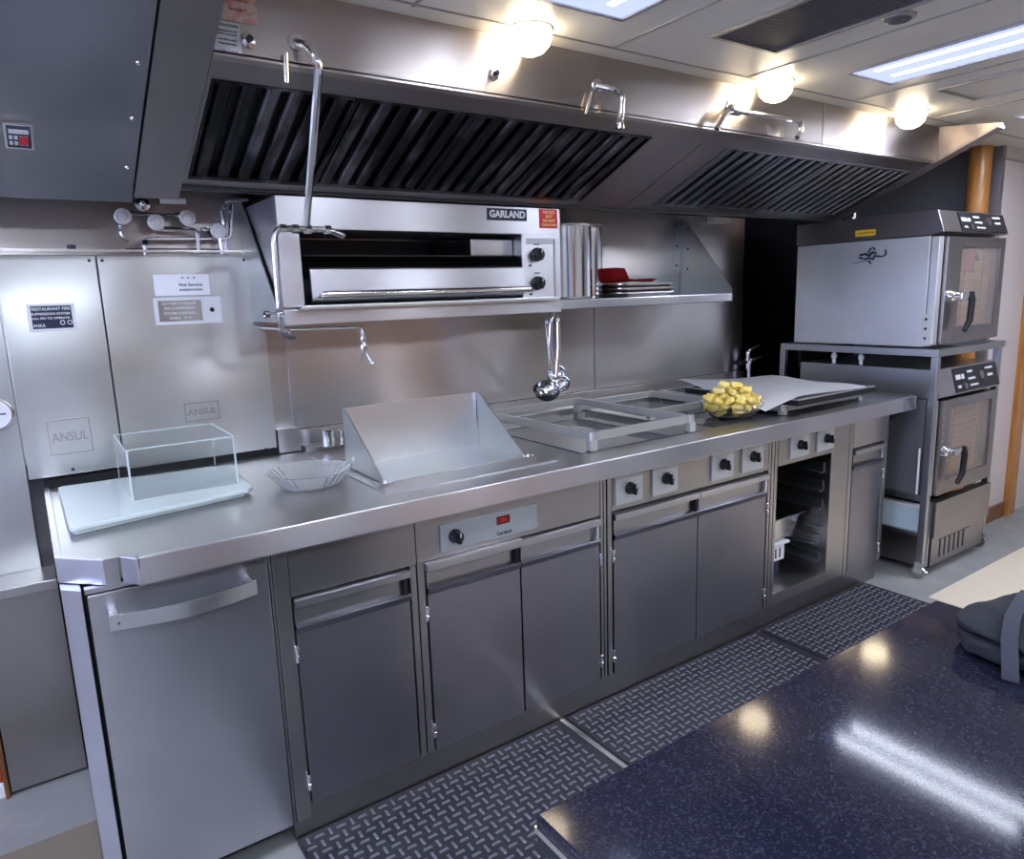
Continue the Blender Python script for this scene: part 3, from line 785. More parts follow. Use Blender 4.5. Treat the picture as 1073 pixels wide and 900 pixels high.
nm1 = ['leftmost filter of the greasy left bank, above the fire cabinets', 'second filter from the left in the greasy bank', 'third filter from the left in the greasy bank, above the oven', 'rightmost filter of the greasy left bank']
for i in range(n1):
    w_ = (B1[1]-B1[0])/n1
    hood_filter(B1[0]+i*w_, B1[0]+(i+1)*w_, 6, nm1[i], 'greasy baffle filters in the left hood bank', 'filter')
nm2 = ['leftmost filter of the clean right hood bank', 'second filter from the left in the clean right bank', 'third filter from the left in the clean right bank', 'rightmost filter of the right bank above the tall combi oven']
for i in range(n2):
    w_ = (B2[1]-B2[0])/n2
    hood_filter(B2[0]+i*w_, B2[0]+(i+1)*w_, 5, nm2[i], 'baffle filters in the right hood bank', 'filter2', True)

# labels & small fittings on the fascia
def fas_label(x0, x1, z0, z1, m, label, lines, lm):
    t = thing('hood_notice', label, 'notice', ((x0+x1)/2, -.001, z0))
    MB().box(x0, x1, -.0022, -.0003, z0, z1).build('sheet', m, t)
    for (tx, sz, cz) in lines:
        MB().text(tx, sz, ((x0+x1)/2, -.0026, z0+(z1-z0)*cz), bold=.0001, depth=.0003).build('lettering', lm, t)
fas_label(.992, 1.050, 1.998, 2.068, 'label', 'small pale grey notice at the left end of the hood front', [('INSTRUCTIONS', .0075, .9), ('Light the burner and', .0052, .74), ('hold for one minute', .0052, .64), ('Clean filters weekly', .0052, .48), ('Wipe down hood', .0052, .36), ('KEEP CLEAR', .0075, .12)], 'ink')
fas_label(1.005, 1.092, 2.072, 2.135, 'pinklabel', 'pinkish notice above the pale grey one on the hood front', [('WARNING', .010, .7), ('fire hazard', .008, .4)], 'redcloth')
def fitting(x, z, label):
    t = thing('hood_fitting', label, 'fitting', (x, 0, z))
    MB().lathe((x, -.0004, z), [(0, 0), (.017, 0), (.016, .004), (.010, .007), (0, .008)], 20, 'y').build('flange', 'pipe', t)
    MB().lathe((x, -.008, z), [(.007, 0), (.007, .014), (.004, .018), (0, .018)], 10, 'y').build('plug', 'ink', t)
fitting(1.066, 2.037, 'small dark plug fitting beside the pale notice on the hood front')
fitting(1.725, 2.055, 'small round plug fitting below the first hood lamp')

# hood lamps
def lamp(x, y, label):
    t = thing('hood_lamp', label, 'lamp', (x, y, CZ), 'round hood lamps')
    MB().lathe((x, y, CZ-.0005), [(0, 0), (.064, 0), (.064, .002), (.060, .004), (0, .004)], 32, tilt=(0, 0, -1)).build('collar', 'lampbase', t)
    MB().lathe((x, y, CZ-.0045), [(0, 0), (.058, 0), (.058, .018), (.053, .036), (.038, .052), (.019, .060), (0, .062)], 32, tilt=(0, 0, -1)).build('globe', 'globe', t)
lamp(1.80, -.072, 'glowing round hood lamp at the left, above the pizza oven')
lamp(2.855, -.085, 'glowing round hood lamp in the middle')
lamp(3.775, -.088, 'glowing round hood lamp farthest right')

# fire nozzles / pipes from the fascia
t = thing('drop_pipe', 'long steel drop pipe hanging from the hood front before the oven', 'pipe', (1.2, .1, 1.7))
pipe([(1.175, -.001, 2.05), (1.19, -.05, 2.03), (1.205, -.06, 1.99), (1.235, .16, 1.71), (1.255, .30, 1.665)][0:3]+[(1.262, .28, 1.672)], .010, 'pipe', 'chrome', t, .03)
MB().lathe((1.175, -.0005, 2.05), [(0, 0), (.02, 0), (.018, .006), (0, .008)], 16, 'y').build('flange', 'pipe', t)
pipe([(1.145, -.012, 2.02), (1.14, -.014, 1.955)], .006, 'bracket_rod', 'pipe', t)
t = thing('oven_gas_pipe', 'bent steel pipe running across and down the left side of the pizza oven', 'pipe', (1.2, .38, 1.3))
pipe([(1.41, .38, 1.650), (1.36, .38, 1.668), (1.21, .38, 1.668), (1.197, .38, 1.64), (1.195, .38, 1.43), (1.215, .44, 1.36), (1.26, .48, 1.350)], .009, 'pipe', 'pipe', t, .025)
for x in (1.225, 1.262, 1.30, 1.36):
    MB().lathe((x-.009, .38, 1.668), [(0, 0), (.013, 0), (.013, .018), (0, .018)], 8, tilt=(1, 0, 0)).build('fitting', 'chrome', t)
q = MB(); q.ball((1.196, .38, 1.425), .013); q.tube([(1.155, .38, 1.425), (1.20, .375, 1.425)], .005, 8); q.lathe((1.15, .38, 1.425), [(.011, 0), (.011, .014), (0, .014)], 10, tilt=(1, 0, 0)); q.build('stopcock', 'chrome', t)
t = thing('spray_nozzle', 'bent spray nozzle pipe on the hood front above the stockpot', 'nozzle', (2.10, -.05, 2.0), 'bent nozzle pipes on the hood front')
pipe([(2.10, -.001, 2.075), (2.12, -.05, 2.055), (2.155, -.055, 2.045), (2.148, -.055, 1.975), (2.135, -.055, 1.955)], .009, 'pipe', 'pipe', t, .02)
MB().lathe((2.10, -.0005, 2.075), [(0, 0), (.02, 0), (.018, .005), (0, .007)], 16, 'y').build('flange', 'pipe', t)
MB().lathe((2.142, -.055, 1.965), [(.010, 0), (.013, .010), (.013, .022), (0, .022)], 14, tilt=(.1, 0, -1)).build('nozzle_tip', 'chrome', t)
pipe([(2.066, -.012, 2.045), (2.045, -.012, 1.985)], .005, 'bracket_rod', 'pipe', t)
t = thing('spray_nozzle', 'horizontal nozzle pipe with two elbows between the middle and right-hand lamps', 'nozzle', (2.85, -.05, 2.0), 'bent nozzle pipes on the hood front')
pipe([(2.72, -.001, 2.085), (2.70, -.05, 2.062), (2.635, -.052, 2.040), (2.59, -.052, 1.985)], .009, 'elbow_pipe', 'pipe', t, .02)
pipe([(2.66, -.052, 2.052), (3.055, -.055, 2.058), (3.06, -.055, 2.02), (3.035, -.055, 1.998)], .009, 'pipe', 'pipe', t, .02)
MB().lathe((2.72, -.0005, 2.085), [(0, 0), (.022, 0), (.02, .005), (0, .007)], 16, 'y').build('flange', 'pipe', t)
MB().lathe((2.66, -.052, 2.052), [(0, 0), (.015, 0), (.015, .04), (0, .04)], 10, tilt=(1, 0, 0)).build('fitting', 'chrome', t)
MB().box(2.93, 3.03, -.003, -.0005, 2.005, 2.045).build('back_plate', 'pipe', t)
t['label'] = 'horizontal nozzle pipe with two elbows below the middle hood lamp'

# timer display on the left hood
t = thing('hood_timer', 'small square digital controller on the hood at far left', 'controller', (.60, .33, 1.86))
def sp(x, y, o): return Vector((x, y, hz(y)))+nrm*o
def sbox(m, x0, x1, y0, y1, o0, o1):
    v = [m.bm.verts.new(sp(x, y, o)) for o in (o0, o1) for x, y in ((x0, y0), (x1, y0), (x1, y1), (x0, y1))]
    for f in ((0, 1, 2, 3), (4, 5, 6, 7), (0, 1, 5, 4), (1, 2, 6, 5), (2, 3, 7, 6), (3, 0, 4, 7)): m.bm.faces.new([v[i] for i in f])
m = MB(); sbox(m, .588, .645, .285, .372, .0, .006); m.build('faceplate', 'pipe', t)
m = MB(); sbox(m, .593, .640, .292, .365, .006, .008); m.build('screen', 'navy', t)
m = MB(); sbox(m, .597, .636, .300, .314, .008, .009); m.build('readout', 'label', t)
m = MB()
for i in range(4):
    for j in range(2): sbox(m, .597+i*.010, .604+i*.010, .322+j*.02, .334+j*.02, .008, .009)
m.build('buttons', 'label', t)
m = MB(); sbox(m, .617, .634, .322, .352, .0091, .0096); m.build('red_buttons', 'redcloth', t)

# ---------------------------------------------------------------- shelf, gussets, pizza oven
t = thing('wall_shelf', 'long steel wall shelf with gusset brackets carrying the pizza oven and pot', 'shelf', (2.35, .7, 1.39))
b = MB(); b.box(1.245, 3.452, .56, .899, 1.418, 1.430, .001); b.prism([(.556, 1.395), (.56, 1.392), (.568, 1.392), (.568, 1.430), (.558, 1.430), (.556, 1.426)], 2.345, 3.455, 'x'); b.build('shelf_board', 'rail', t)
MB().box(2.35, 3.45, .893, .899, 1.43, 1.535, .001).build('rear_upstand', 'stand', t)
for x, nm in ((3.452, 'gusset'), (1.238, 'gusset')):
    q = MB(); q.prism([(.899, 1.395), (.56, 1.395), (.56, 1.455), (.85, 1.80), (.899, 1.812)], x, x+.004, 'x')
    gs = q.build(nm, 'stand', t)
q = MB(); q.box(3.41, 3.452, .894, .899, 1.55, 1.80, .001)
q.build('screw_flange', 'stand', t)
for z in (1.58, 1.68, 1.78):
    MB().lathe((3.425, .8935, z), [(.006, 0), (.005, .003), (0, .004)], 10, 'y').build('screw', 'ink', t)
    MB().lathe((3.4515, .84, z-.02), [(.006, 0), (.005, .003), (0, .004)], 10, 'x').build('screw', 'ink', t)

t = thing('pizza_oven', 'stainless steel deck pizza oven with two knobs on the wall shelf', 'oven', (1.79, .7, 1.43))
OX0, OX1, OY, OZ0, OZ1 = 1.247, 2.345, .50, 1.385, 1.779
b = MB()
b.box(OX0, OX1, OY+.02, .885, 1.683, OZ1, .003)                 # top
b.box(OX0, OX1, OY+.02, .885, 1.432, 1.446, .001)                # bottom
b.box(OX0, 1.313, OY+.02, .885, 1.446, 1.683)
b.box(2.160, OX1, OY+.02, .885, 1.446, 1.683)
b.box(1.313, 2.160, .87, .885, 1.446, 1.683)
b.build('body', 'oven', t)
MB().box(OX0, OX1, OY, OY+.022, 1.680, OZ1, .004).build('top_fascia', 'oven', t)
MB().box(OX0, 1.313, OY, OY+.022, 1.440, 1.682, .003).build('left_stile', 'oven', t)
q = MB(); q.box(2.158, OX1, OY, OY+.022, 1.440, 1.682, .003); q.build('control_stile', 'oven', t)
MB().box(2.310, 2.318, OY-.004, OY+.001, 1.445, 1.665, .001).build('stile_groove', 'frame', t)
MB().box(OX0, OX1, OY, .555, OZ0, 1.436, .004).build('base_fascia', 'oven', t)
MB().box(1.290, 2.31, OY-.035, OY, 1.432, 1.446, .003).build('front_ledge', 'guard', t)
MB().box(1.315, 2.158, .86, .868, 1.446, 1.68).build('cavity_lining', 'copper', t)
MB().box(1.315, 1.318, .52, .868, 1.446, 1.68).build('cavity_lining', 'copper', t)
MB().box(1.318, 2.158, .53, .868, 1.600, 1.604).build('upper_baffle', 'copper', t)
q = MB(); q.box(1.97, 2.157, .56, .84, 1.605, 1.665, .004); lbl(q.build('cavity_lining', 'frame', t), 'pale block standing for a reflection at the right of the opening')  # pale reflection in the opening, given as an added block
q = MB(); q.prism([(OY-.020, 1.458), (OY-.026, 1.466), (OY-.020, 1.556), (OY-.012, 1.562), (OY-.006, 1.556), (OY-.008, 1.454)], 1.330, 2.150, 'x', .001)
dd = q.build('door', 'oven', t)
MB().tube([(1.352, OY-.052, 1.478), (2.155, OY-.052, 1.478)], .011, 14).build('door_handle', 'chrome', dd)
for x in (1.365, 2.14): MB().box(x-.006, x+.006, OY-.05, OY-.02, 1.470, 1.486, .002).build('handle_bracket', 'ink', dd)
for x, z in ((1.350, 1.540), (2.135, 1.548)): MB().lathe((x, OY-.002, z), [(.007, 0), (.006, .004), (0, .005)], 12, tilt=(0, -.85, .5)).build('bolt', 'ink', dd)
for z in (1.606, 1.499):
    knob(t, 2.226, z, OY-.002, .026)
    q = MB(); q.box(2.19, 2.20, OY-.003, OY-.0005, z-.045, z-.037); q.box(2.215, 2.24, OY-.003, OY-.0005, z+.036, z+.040); q.build('dial_marks', 'ink', t)
MB().box(2.180, 2.300, OY-.003, OY, 1.645, 1.667, .001).build('small_plate', 'label', t)
q = MB().box(2.008, 2.184, OY-.004, OY, 1.728, 1.770, .001).build('name_plate', 'ink', t)
MB().text('GARLAND', .034, (2.096, OY-.0045, 1.749), bold=.0012, depth=.0006, width=.158).build('lettering', 'print', t)
q = MB().box(2.245, 2.330, OY-.003, OY, 1.705, 1.775, .001).build('red_sticker', 'red', t)
for i, (tx, sz) in enumerate((('NOTICE', .015), ('HOT', .015), ('DO NOT', .014), ('TOUCH OVEN', .011))):
    MB().text(tx, sz, (2.288, OY-.0036, 1.763-i*.0155), bold=.0003, depth=.0004).build('lettering', 'yprint', t)

# stockpot
t = thing('stockpot', 'tall narrow polished stockpot on the shelf right of the pizza oven', 'pot', (2.56, .72, 1.431))
MB().lathe((2.555, .712, 1.4315), [(0, 0), (.096, 0), (.102, .006), (.102, .300), (.105, .306), (.099, .306), (.096, .30), (.096, .01), (0, .008)], 48).build('body', 'chrome', t)
MB().lathe((2.555, .712, 1.738), [(.106, 0), (.108, .004), (.106, .008), (.06, .016), (0, .018)], 48).build('lid', 'pipe', t)
pipe([(2.47, .66, 1.735), (2.45, .64, 1.765), (2.42, .62, 1.79), (2.38, .60, 1.79)], .006, 'lid_handle', 'pipe', t)
MB().lathe((2.555, .712, 1.4335), [(.1035, 0), (.1035, .008)], 48).build('base_ring', 'combidk', t)
t = thing('stockpot', 'slimmer polished pot standing beside the tall stockpot on the shelf', 'pot', (2.68, .80, 1.431))
MB().lathe((2.715, .790, 1.4315), [(0, 0), (.076, 0), (.080, .006), (.080, .310), (.084, .315), (.076, .312), (.074, .01), (0, .008)], 40).build('body', 'chrome', t)
MB().lathe((2.715, .79, 1.747), [(.085, 0), (.086, .004), (.06, .010), (0, .012)], 40).build('lid', 'combidk', t)
# pans + red cloth
for i in range(3):
    t = thing('flat_pan', ['lowest of three flat oblong pans stacked on the shelf', 'middle one of three flat oblong pans stacked on the shelf', 'top one of three flat pans stacked on the shelf, under the red cloth'][i], 'pan', (2.95, .7, 1.431+i*.019), 'flat pans stacked on the shelf')
    z0 = 1.4312+i*.0195
    b = MB()
    tt = bmesh.new()
    x0, x1, y0, y1 = 2.80, 3.085, .60, .86
    b.box(x0+.012, x1-.012, y0+.012, y1-.012, z0, z0+.004)
    for a in ((x0, y0, x1, y0), (x1, y0, x1, y1), (x1, y1, x0, y1), (x0, y1, x0, y0)):
        dx, dy = (a[2]-a[0]), (a[3]-a[1]); L_ = math.hypot(dx, dy); nx_, ny_ = -dy/L_*.012, dx/L_*.012
        ex, ey = dx/L_*.012, dy/L_*.012
        b.quad((a[0]+nx_+ex, a[1]+ny_+ey, z0), (a[2]+nx_-ex, a[3]+ny_-ey, z0), (a[2], a[3], z0+.019), (a[0], a[1], z0+.019))
    b.build('pan_body', 'pipe', t)
    b = MB(); b.tube([(x0, y0, z0+.0185), (x1, y0, z0+.0185), (x1, y1, z0+.0185), (x0, y1, z0+.0185), (x0, y0, z0+.0185)], .0035, 8); b.build('rim', 'chrome', t)
def cloth_fn(u, v):
    x = 2.805+.22*u; y = .625+.2*v
    z = 1.504+.006*math.sin(7*u+3*v)+.003*math.sin(15*u)
    if u < .12: z += (.12-u)*.45
    return Vector((x, y, z))
c = MB().grid(cloth_fn, 24, 16); bmesh.ops.solidify(c.bm, geom=list(c.bm.faces), thickness=.004)
tag(c.build('red_cloth', 'redcloth', angle=80), 'red cloth folded on top of the stacked flat pans', 'cloth')

# water tap under the shelf
t = thing('pot_filler_tap', 'thin wall tap pipe with lever outlet below the pizza oven', 'tap', (1.4, .55, 1.36))
pipe([(1.262, .899, 1.372), (1.262, .56, 1.372), (1.515, .555, 1.366), (1.52, .55, 1.34), (1.52, .55, 1.30)], .006, 'spout_pipe', 'pipe', t, .015)
MB().lathe((1.262, .56, 1.352), [(0, 0), (.014, 0), (.018, .008), (.018, .022), (.012, .03), (0, .03)], 14).build('valve_body', 'chrome', t)
MB().lathe((1.52, .55, 1.335), [(.009, 0), (.011, .008), (.008, .02), (.012, .03), (.012, .045), (.008, .055), (.010, .075), (0, .078)], 16, tilt=(0, 0, -1)).build('outlet', 'chrome', t)
q = MB(); q.tube([(1.52, .55, 1.285), (1.54, .54, 1.245)], .005, 8); q.tube([(1.518, .55, 1.285), (1.507, .54, 1.25)], .004, 8); q.ball((1.541, .54, 1.243), .008); q.build('lever', 'chrome', t)

# ladles hanging from the oven corner
tag(MB().tube(round_path([(2.300, .545, 1.386), (2.300, .492, 1.378), (2.294, .492, 1.362), (2.290, .50, 1.356), (2.284, .492, 1.36)], .006), .003, 8).build('utensil_hook', 'chrome'), 'small wire hook under the right corner of the pizza oven', 'hook')
def ladle(x, y, top, bz, R, ang, label, dark=False, tilt=.0):
    t = thing('ladle', label, 'ladle', (x, y, bz), 'ladles hanging below the pizza oven')
    hx = 2.290
    pts = [(hx, y, top), (hx+(x-hx)*.3, y, top-.10), (x+R*.9*math.cos(ang), y, bz+R*.9)]
    hd = MB().tube(pts, [.006, .009, .007], 10, flat=.6).build('handle', 'chrome', t)
    MB().tube([(hx, y+.006*math.cos(a), top+.006+.008*math.sin(a)) for a in [i*PI/6 for i in range(13)]], .0022, 6).build('hanging_eye', 'chrome', hd)
    ax = Vector((math.cos(ang)*.75, -.55, .45)).normalized() if not dark else Vector((-.35, -.25, .9)).normalized()
    prof = [(0, -R)]+[(R*math.sin(a), -R*math.cos(a)) for a in [i*PI/16 for i in range(1, 9)]]+[(R*1.04, .002), (R*.95, .0)]+[(R*.95*math.sin(a), -R*.95*math.cos(a)) for a in [i*PI/16 for i in range(7, 0, -1)]]+[(0, -R*.95)]
    MB().lathe((x, y, bz), prof, 28, tilt=tuple(ax)).build('cup', 'chrome', t)
ladle(2.262, .50, 1.345, 1.090, .056, .6, 'largest ladle, dark inside, hanging lowest of the cluster', True)
ladle(2.300, .455, 1.350, 1.105, .034, 2.4, 'medium ladle in front of the largest in the hanging cluster')
ladle(2.335, .53, 1.340, 1.135, .038, 2.6, 'upper right ladle in the cluster hanging below the oven')

# ---------------------------------------------------------------- combi ovens and stand
CX0, CX1, CF, CB = 4.10, 4.76, -.10, .60
t = thing('oven_stand', 'tall open steel stand on casters carrying the upper combi oven', 'stand', (4.45, .25, 0))
post = [(4.098, -.115), (4.098, .70), (4.79, -.10), (4.79, .70)]
for x, y in post:
    MB().box(x-.016, x+.016, y-.016, y+.016, .09, 1.105, .003).build('post', 'stand', t)
for (x0, x1, y0, y1, z0, z1) in ((4.084, 4.112, -.13, .715, 1.105, 1.140), (4.77, 4.806, -.13, .715, 1.105, 1.140), (4.112, 4.77, -.13, -.10, 1.105, 1.140), (4.112, 4.77, .69, .715, 1.105, 1.140), (4.086, 4.11, -.1, .69, .395, .425), (4.086, 4.11, -.1, .69, .215, .235), (4.78, 4.80, -.08, .69, .395, .425), (4.11, 4.78, .68, .70, .215, .235)):
    MB().box(x0, x1, y0, y1, z0, z1, .002).build('rail', 'stand', t)
MB().box(4.112, 4.778, -.085, .685, .218, .226).build('bottom_shelf', 'stand', t)
for x, y in post:
    q = MB(); q.box(x-.016, x+.016, y-.02, y+.02, .075, .092, .002)
    q.box(x-.015, x-.011, y-.018, y+.02, .03, .077); q.box(x+.011, x+.015, y-.018, y+.02, .03, .077)
    cs = q.build('caster', 'chrome', t)
    MB().lathe((x+.0095, y+.005, .034), [(0, 0), (.030, 0), (.0335, .004), (.0335, .015), (.030, .019), (0, .019)], 24, 'x').build('wheel', 'stand', cs)
    MB().tube([(x-.02, y-.02, .062), (x-.024, y-.045, .045)], .006, 8).build('brake_lever', 'chrome', cs)
MB().box(4.081, 4.084, -.085, -.076, .43, .66).build('edge_guard', 'white', t)

def combi(z0, z1, zp, name, label, has_logo=True, drawer=False, w0=CX0, w1=CX1, f=CF, back=CB, lower=False):
    """door face between z0 and zp, tilted control panel between zp and z1"""
    t = thing(name, label, 'oven', ((w0+w1)/2, (f+back)/2, z0))
    b = MB(); b.box(w0+.002, w1, f+.05, back, z0, zp, .004)
    body = b.build('side_casing', 'combi' if not lower else 'sidewall', t)
    b = MB(); b.prism([(f+.045, zp+.003), (f-.010, zp+.012), (f+.025, z1), (back+.005, z1), (back+.005, zp+.003)], w0-.004, w1+.006, 'x', .004)
    hd = b.build('control_head', 'combidk' if not lower else 'stand', t)
    # panel face
    a0, a1 = Vector((0, f-.0105, zp+.014)), Vector((0, f+.0245, z1-.003))
    n = Vector((0, -(a1.z-a0.z), (a1.y-a0.y))).normalized(); up = (a1-a0).normalized()
    def face(x0, x1, u0, u1, o0, o1, m, nm, par):
        L_ = (a1-a0).length; q = MB()
        v = [q.bm.verts.new(Vector((x, 0, 0))+a0+up*(u*L_)+n*o) for o in (o0, o1) for x, u in ((x0, u0), (x1, u0), (x1, u1), (x0, u1))]
        for ff in ((0, 1, 2, 3), (4, 5, 6, 7), (0, 1, 5, 4), (1, 2, 6, 5), (2, 3, 7, 6), (3, 0, 4, 7)): q.bm.faces.new([v[i] for i in ff])
        return q.build(nm, m, par)
    face(w0, w0+.16, .0, 1.0, .0, .0015, 'rail', 'panel_edge', t)
    pn = face(w0+.17, w1-.01, .05, .95, .0, .004, 'black', 'control_panel', t)
    W = w1-w0-.18
    for (u0, u1, v0, v1) in ((.03, .14, .52, .70), (.16, .22, .52, .70), (.30, .42, .72, .80), (.30, .46, .45, .53), (.32, .50, .20, .27), (.72, .90, .74, .82), (.75, .88, .45, .55), (.05, .12, .2, .3)):
        face(w0+.17+u0*W, w0+.17+u1*W, v0, v1, .004, .0048, 'label', 'button_legend', pn)
    q = MB(); L_ = (a1-a0).length
    for uu, vv, rr in ((.20, .24, .016), (.60, .55, .022)):
        c = a0+up*(vv*L_)+Vector((w0+.17+uu*W, 0, 0))+n*.004
        q.lathe(c, [(0, 0), (rr, 0), (rr, .006), (0, .008)], 20, tilt=tuple(n))
    q.build('dial', 'combidk', pn)
    # door: frame with window
    dz0, dz1 = z0+.012, zp-.006
    x0, x1 = w0+.004, w1-.004
    y0, y1 = f-.006, f+.046
    wx0, wx1, wz0, wz1 = x0+.19, x1-.055, dz0+.075, dz1-.045
    if lower: wx0 = x0+.13
    q = MB()
    q.box(x0+.05, wx0, y0, y1, dz0, dz1, .003); q.box(wx1, x1, y0, y1, dz0, dz1, .003)
    q.box(wx0-.01, wx1+.01, y0, y1, dz0, wz0, .003); q.box(wx0-.01, wx1+.01, y0, y1, wz1, dz1, .003)
    dd = q.build('door', 'combidk', t)
    MB().box(x0, x0+.042, f+.01, f+.048, dz0, dz1, .004).build('front_stile', 'combi', t)
    MB().box(wx0-.005, wx1+.005, y0+.010, y0+.015, wz0-.005, wz1+.005).build('window_pane', 'darkglass', dd)
    MB().box(wx0-.012, wx1+.012, y0+.048, y0+.050, wz0-.02, wz1+.02).build('window_backing', 'cavity', dd)
    q = MB()
    for i in range(8 if not lower else 10):
        zz = wz0+.02+i*(wz1-wz0-.05)/(8 if not lower else 10)
        q.tube([(wx0+.10, y0+.04, zz), (wx0+.17, y0+.035, zz+.006), (wx1-.07, y0+.04, zz)], .0025, 6)
    q.tube([(wx0+.12, y0+.036, wz0), (wx0+.12, y0+.036, wz1)], .003, 6); q.tube([(wx1-.10, y0+.036, wz0), (wx1-.10, y0+.036, wz1)], .003, 6)
    q.build('inner_racks', 'rack', dd)
    if not lower:
        q = MB()
        for i in range(5): q.ball((wx0+.12+i*.03, y0+.038, wz1-.03-.02*(i % 3)), .018, (1, .4, 1))
        q.box(wx0+.06, wx0+.20, y0+.030, y0+.044, wz1-.12, wz1-.01, .004)
        q.build('red_reflection_blobs', 'reflectred', dd)  # blobs shaped to imitate the reflection in the upper door window
    # handle
    hx, hz_ = w0+.115, z0+.235
    if lower: hx, hz_ = w0+.10, z0+.235
    q = MB(); q.lathe((hx, y0, hz_), [(0, 0), (.028, 0), (.026, .014), (.017, .022), (.015, .045), (0, .047)], 24, 'y'); q.box(hx-.006, hx+.08, y0-.055, y0-.028, hz_-.018, hz_+.018, .006)
    q.build('handle_hub', 'chrome', dd)
    q = MB(); q.tube([(hx+.085, y0-.050, hz_+.02), (hx+.09, y0-.056, hz_-.02), (hx+.085, y0-.054, hz_-.12), (hx+.055, y0-.046, hz_-.165)], [.013, .015, .014, .011], 12)
    q.build('handle_lever', 'black', dd)
    return t, body
tc, body = combi(1.148, 1.778, 1.665, 'combi_oven', 'upper stainless combi oven with yellow sticker, on top of the wheeled stand', back=.645)
MB().box(CX0-.006, CX0-.004, .212, .315, 1.688, 1.718).build('yellow_sticker', 'yellow', tc)
MB().text('CAUTION', .014, (CX0-.0065, .2635, 1.703), right=(0, -1, 0), up=(0, 0, 1), bold=.0003, depth=.0003, width=.09).build('lettering', 'brownwood', tc)
# steer-head scribble emblem on the side
q = MB(); ex = CX0-.002
def em(pts, r): q.tube([(ex, .24-a, 1.585+c) for a, c in pts], r*1.25, 8, flat=.5)
em([(-.085, -.030), (-.055, -.024), (-.02, -.020), (.01, -.018)], .002)
em([(-.045, .012), (-.02, .016), (.0, .006), (.018, .022), (.035, .016)], .009)
em([(-.005, .02), (.005, .04), (.02, .045), (.03, .032)], .005)
em([(-.02, -.010), (.0, -.004), (.022, -.012), (.03, .004), (.052, .000)], .008)
em([(.045, .002), (.065, -.002), (.085, .006), (.082, .030)], .006)
em([(-.05, .0), (-.03, -.006)], .007); em([(.0, -.020), (.012, -.034)], .005)
q.build('emblem', 'ink', tc)
q = MB(); q.box(CX0-.0015, CX0+.003, -.078, -.035, 1.155, 1.305, .001)
q.build('side_label', 'label', tc)
q = MB()
for z in (1.19, 1.235, 1.28): q.lathe((CX0-.0015, -.056, z), [(.007, 0), (.006, .001), (0, .001)], 10, 'x')
q.build('label_mark', 'ink', tc)
q = MB(); q.lathe((4.3, .45, 1.778), [(.014, 0), (.014, .05), (0, .05)], 12); q.build('vent_stub', 'pipe', tc)
tl, _ = combi(.400, 1.040, .895, 'combi_oven', 'lower stainless combi oven slotted inside the wheeled stand', lower=True, w0=4.118, w1=4.766, f=-.125, back=.60)
MB().box(4.116, 4.117, -.1, .6, .905, 1.03).build('side_panel', 'combi', tl)
q = MB()
for i in range(5): q.lathe((4.19, -.1315, .84-i*.038), [(.0, 0), (.006, 0), (0, .002)], 3, 'y')
q.build('warning_marks', 'print', tl)
t = thing('base_drawer_unit', 'dark steel box unit at the bottom of the wheeled stand below the combi ovens', 'drawer unit', (4.46, .1, .03))
MB().box(4.16, 4.745, -.10, .50, .035, .205, .003).build('casing', 'combidk', t)
MB().box(4.155, 4.75, -.145, -.10, .20, .385, .004).build('drawer_front', 'combidk', t)
MB().box(4.135, 4.155, -.125, -.10, .05, .385, .003).build('left_strip', 'stand', t)
MB().box(4.17, 4.735, -.13, -.101, .045, .195, .003).build('louvre_panel', 'combidk', t)
q = MB()
for i in range(6): q.box(4.25+i*.05, 4.262+i*.05, -.132, -.129, .08, .17)
q.box(4.24, 4.58, -.1315, -.129, .172, .175)
q.build('louvre_slots', 'ink', t)
t = thing('storage_box', 'pale blue-white box on the bottom rail of the wheeled stand', 'box', (4.13, .05, .227))
MB().box(4.114, 4.158, -.08, .16, .2275, .35, .004).build('body', 'bluebox', t)
MB().box(4.112, 4.158, -.085, .165, .35, .362, .003).build('lid', 'white', t)
# shelf pans under upper oven: dark gap with valves
t = thing('water_hose_fittings', 'two small white hose fittings in the dark gap below the upper oven', 'fittings', (4.2, .3, 1.05))
for y in (.42, .27):
    q = MB(); q.tube([(4.135, y, 1.042), (4.135, y, 1.102)], .009, 10); q.lathe((4.135, y, 1.07), [(0, 0), (.015, 0), (.015, .02), (0, .02)], 10); q.build('fitting', 'print', t)
# pipework behind the counter's end
t = thing('rear_pipework', 'small dark and silver pipes in the gap behind the wheeled stand', 'pipework', (4.0, .8, .95))
pipe([(3.99, .86, .99), (3.99, .86, 1.10), (4.08, .86, 1.12)], .012, par=t)
pipe([(3.95, .82, .93), (3.95, .82, 1.05), (4.06, .82, 1.06)], .010, par=t)
pipe([(3.93, .87, 1.03), (4.06, .87, 1.04)], .014, m='black', par=t)
tag(MB().box(4.20, 4.74, .66, .68, 1.0, 1.10).build('rear_blanking_plate', 'gap'), 'dark plate in the gap between the two combi ovens', 'plate')
# small lights / knobs hanging under the right hood edge
t = thing('hose_rail', 'short rail of small pale hooks under the right hood edge', 'hook rail', (4.0, .86, 1.80))
MB().box(3.55, 3.95, .875, .899, 1.845, 1.862, .002).build('rail', 'stand', t)
for i, x in enumerate((3.60, 3.72, 3.84, 3.92)):
    MB().lathe((x, .87, 1.85), [(0, 0), (.012, 0), (.012, .02), (0, .024)], 10, 'y').build('hook', 'chrome', t)
tag(MB().box(3.66, 3.80, .85, .899, 1.80, 1.84, .004).build('junction_box', 'gauge'), 'small pale box on the wall under the right end of the hood', 'box')

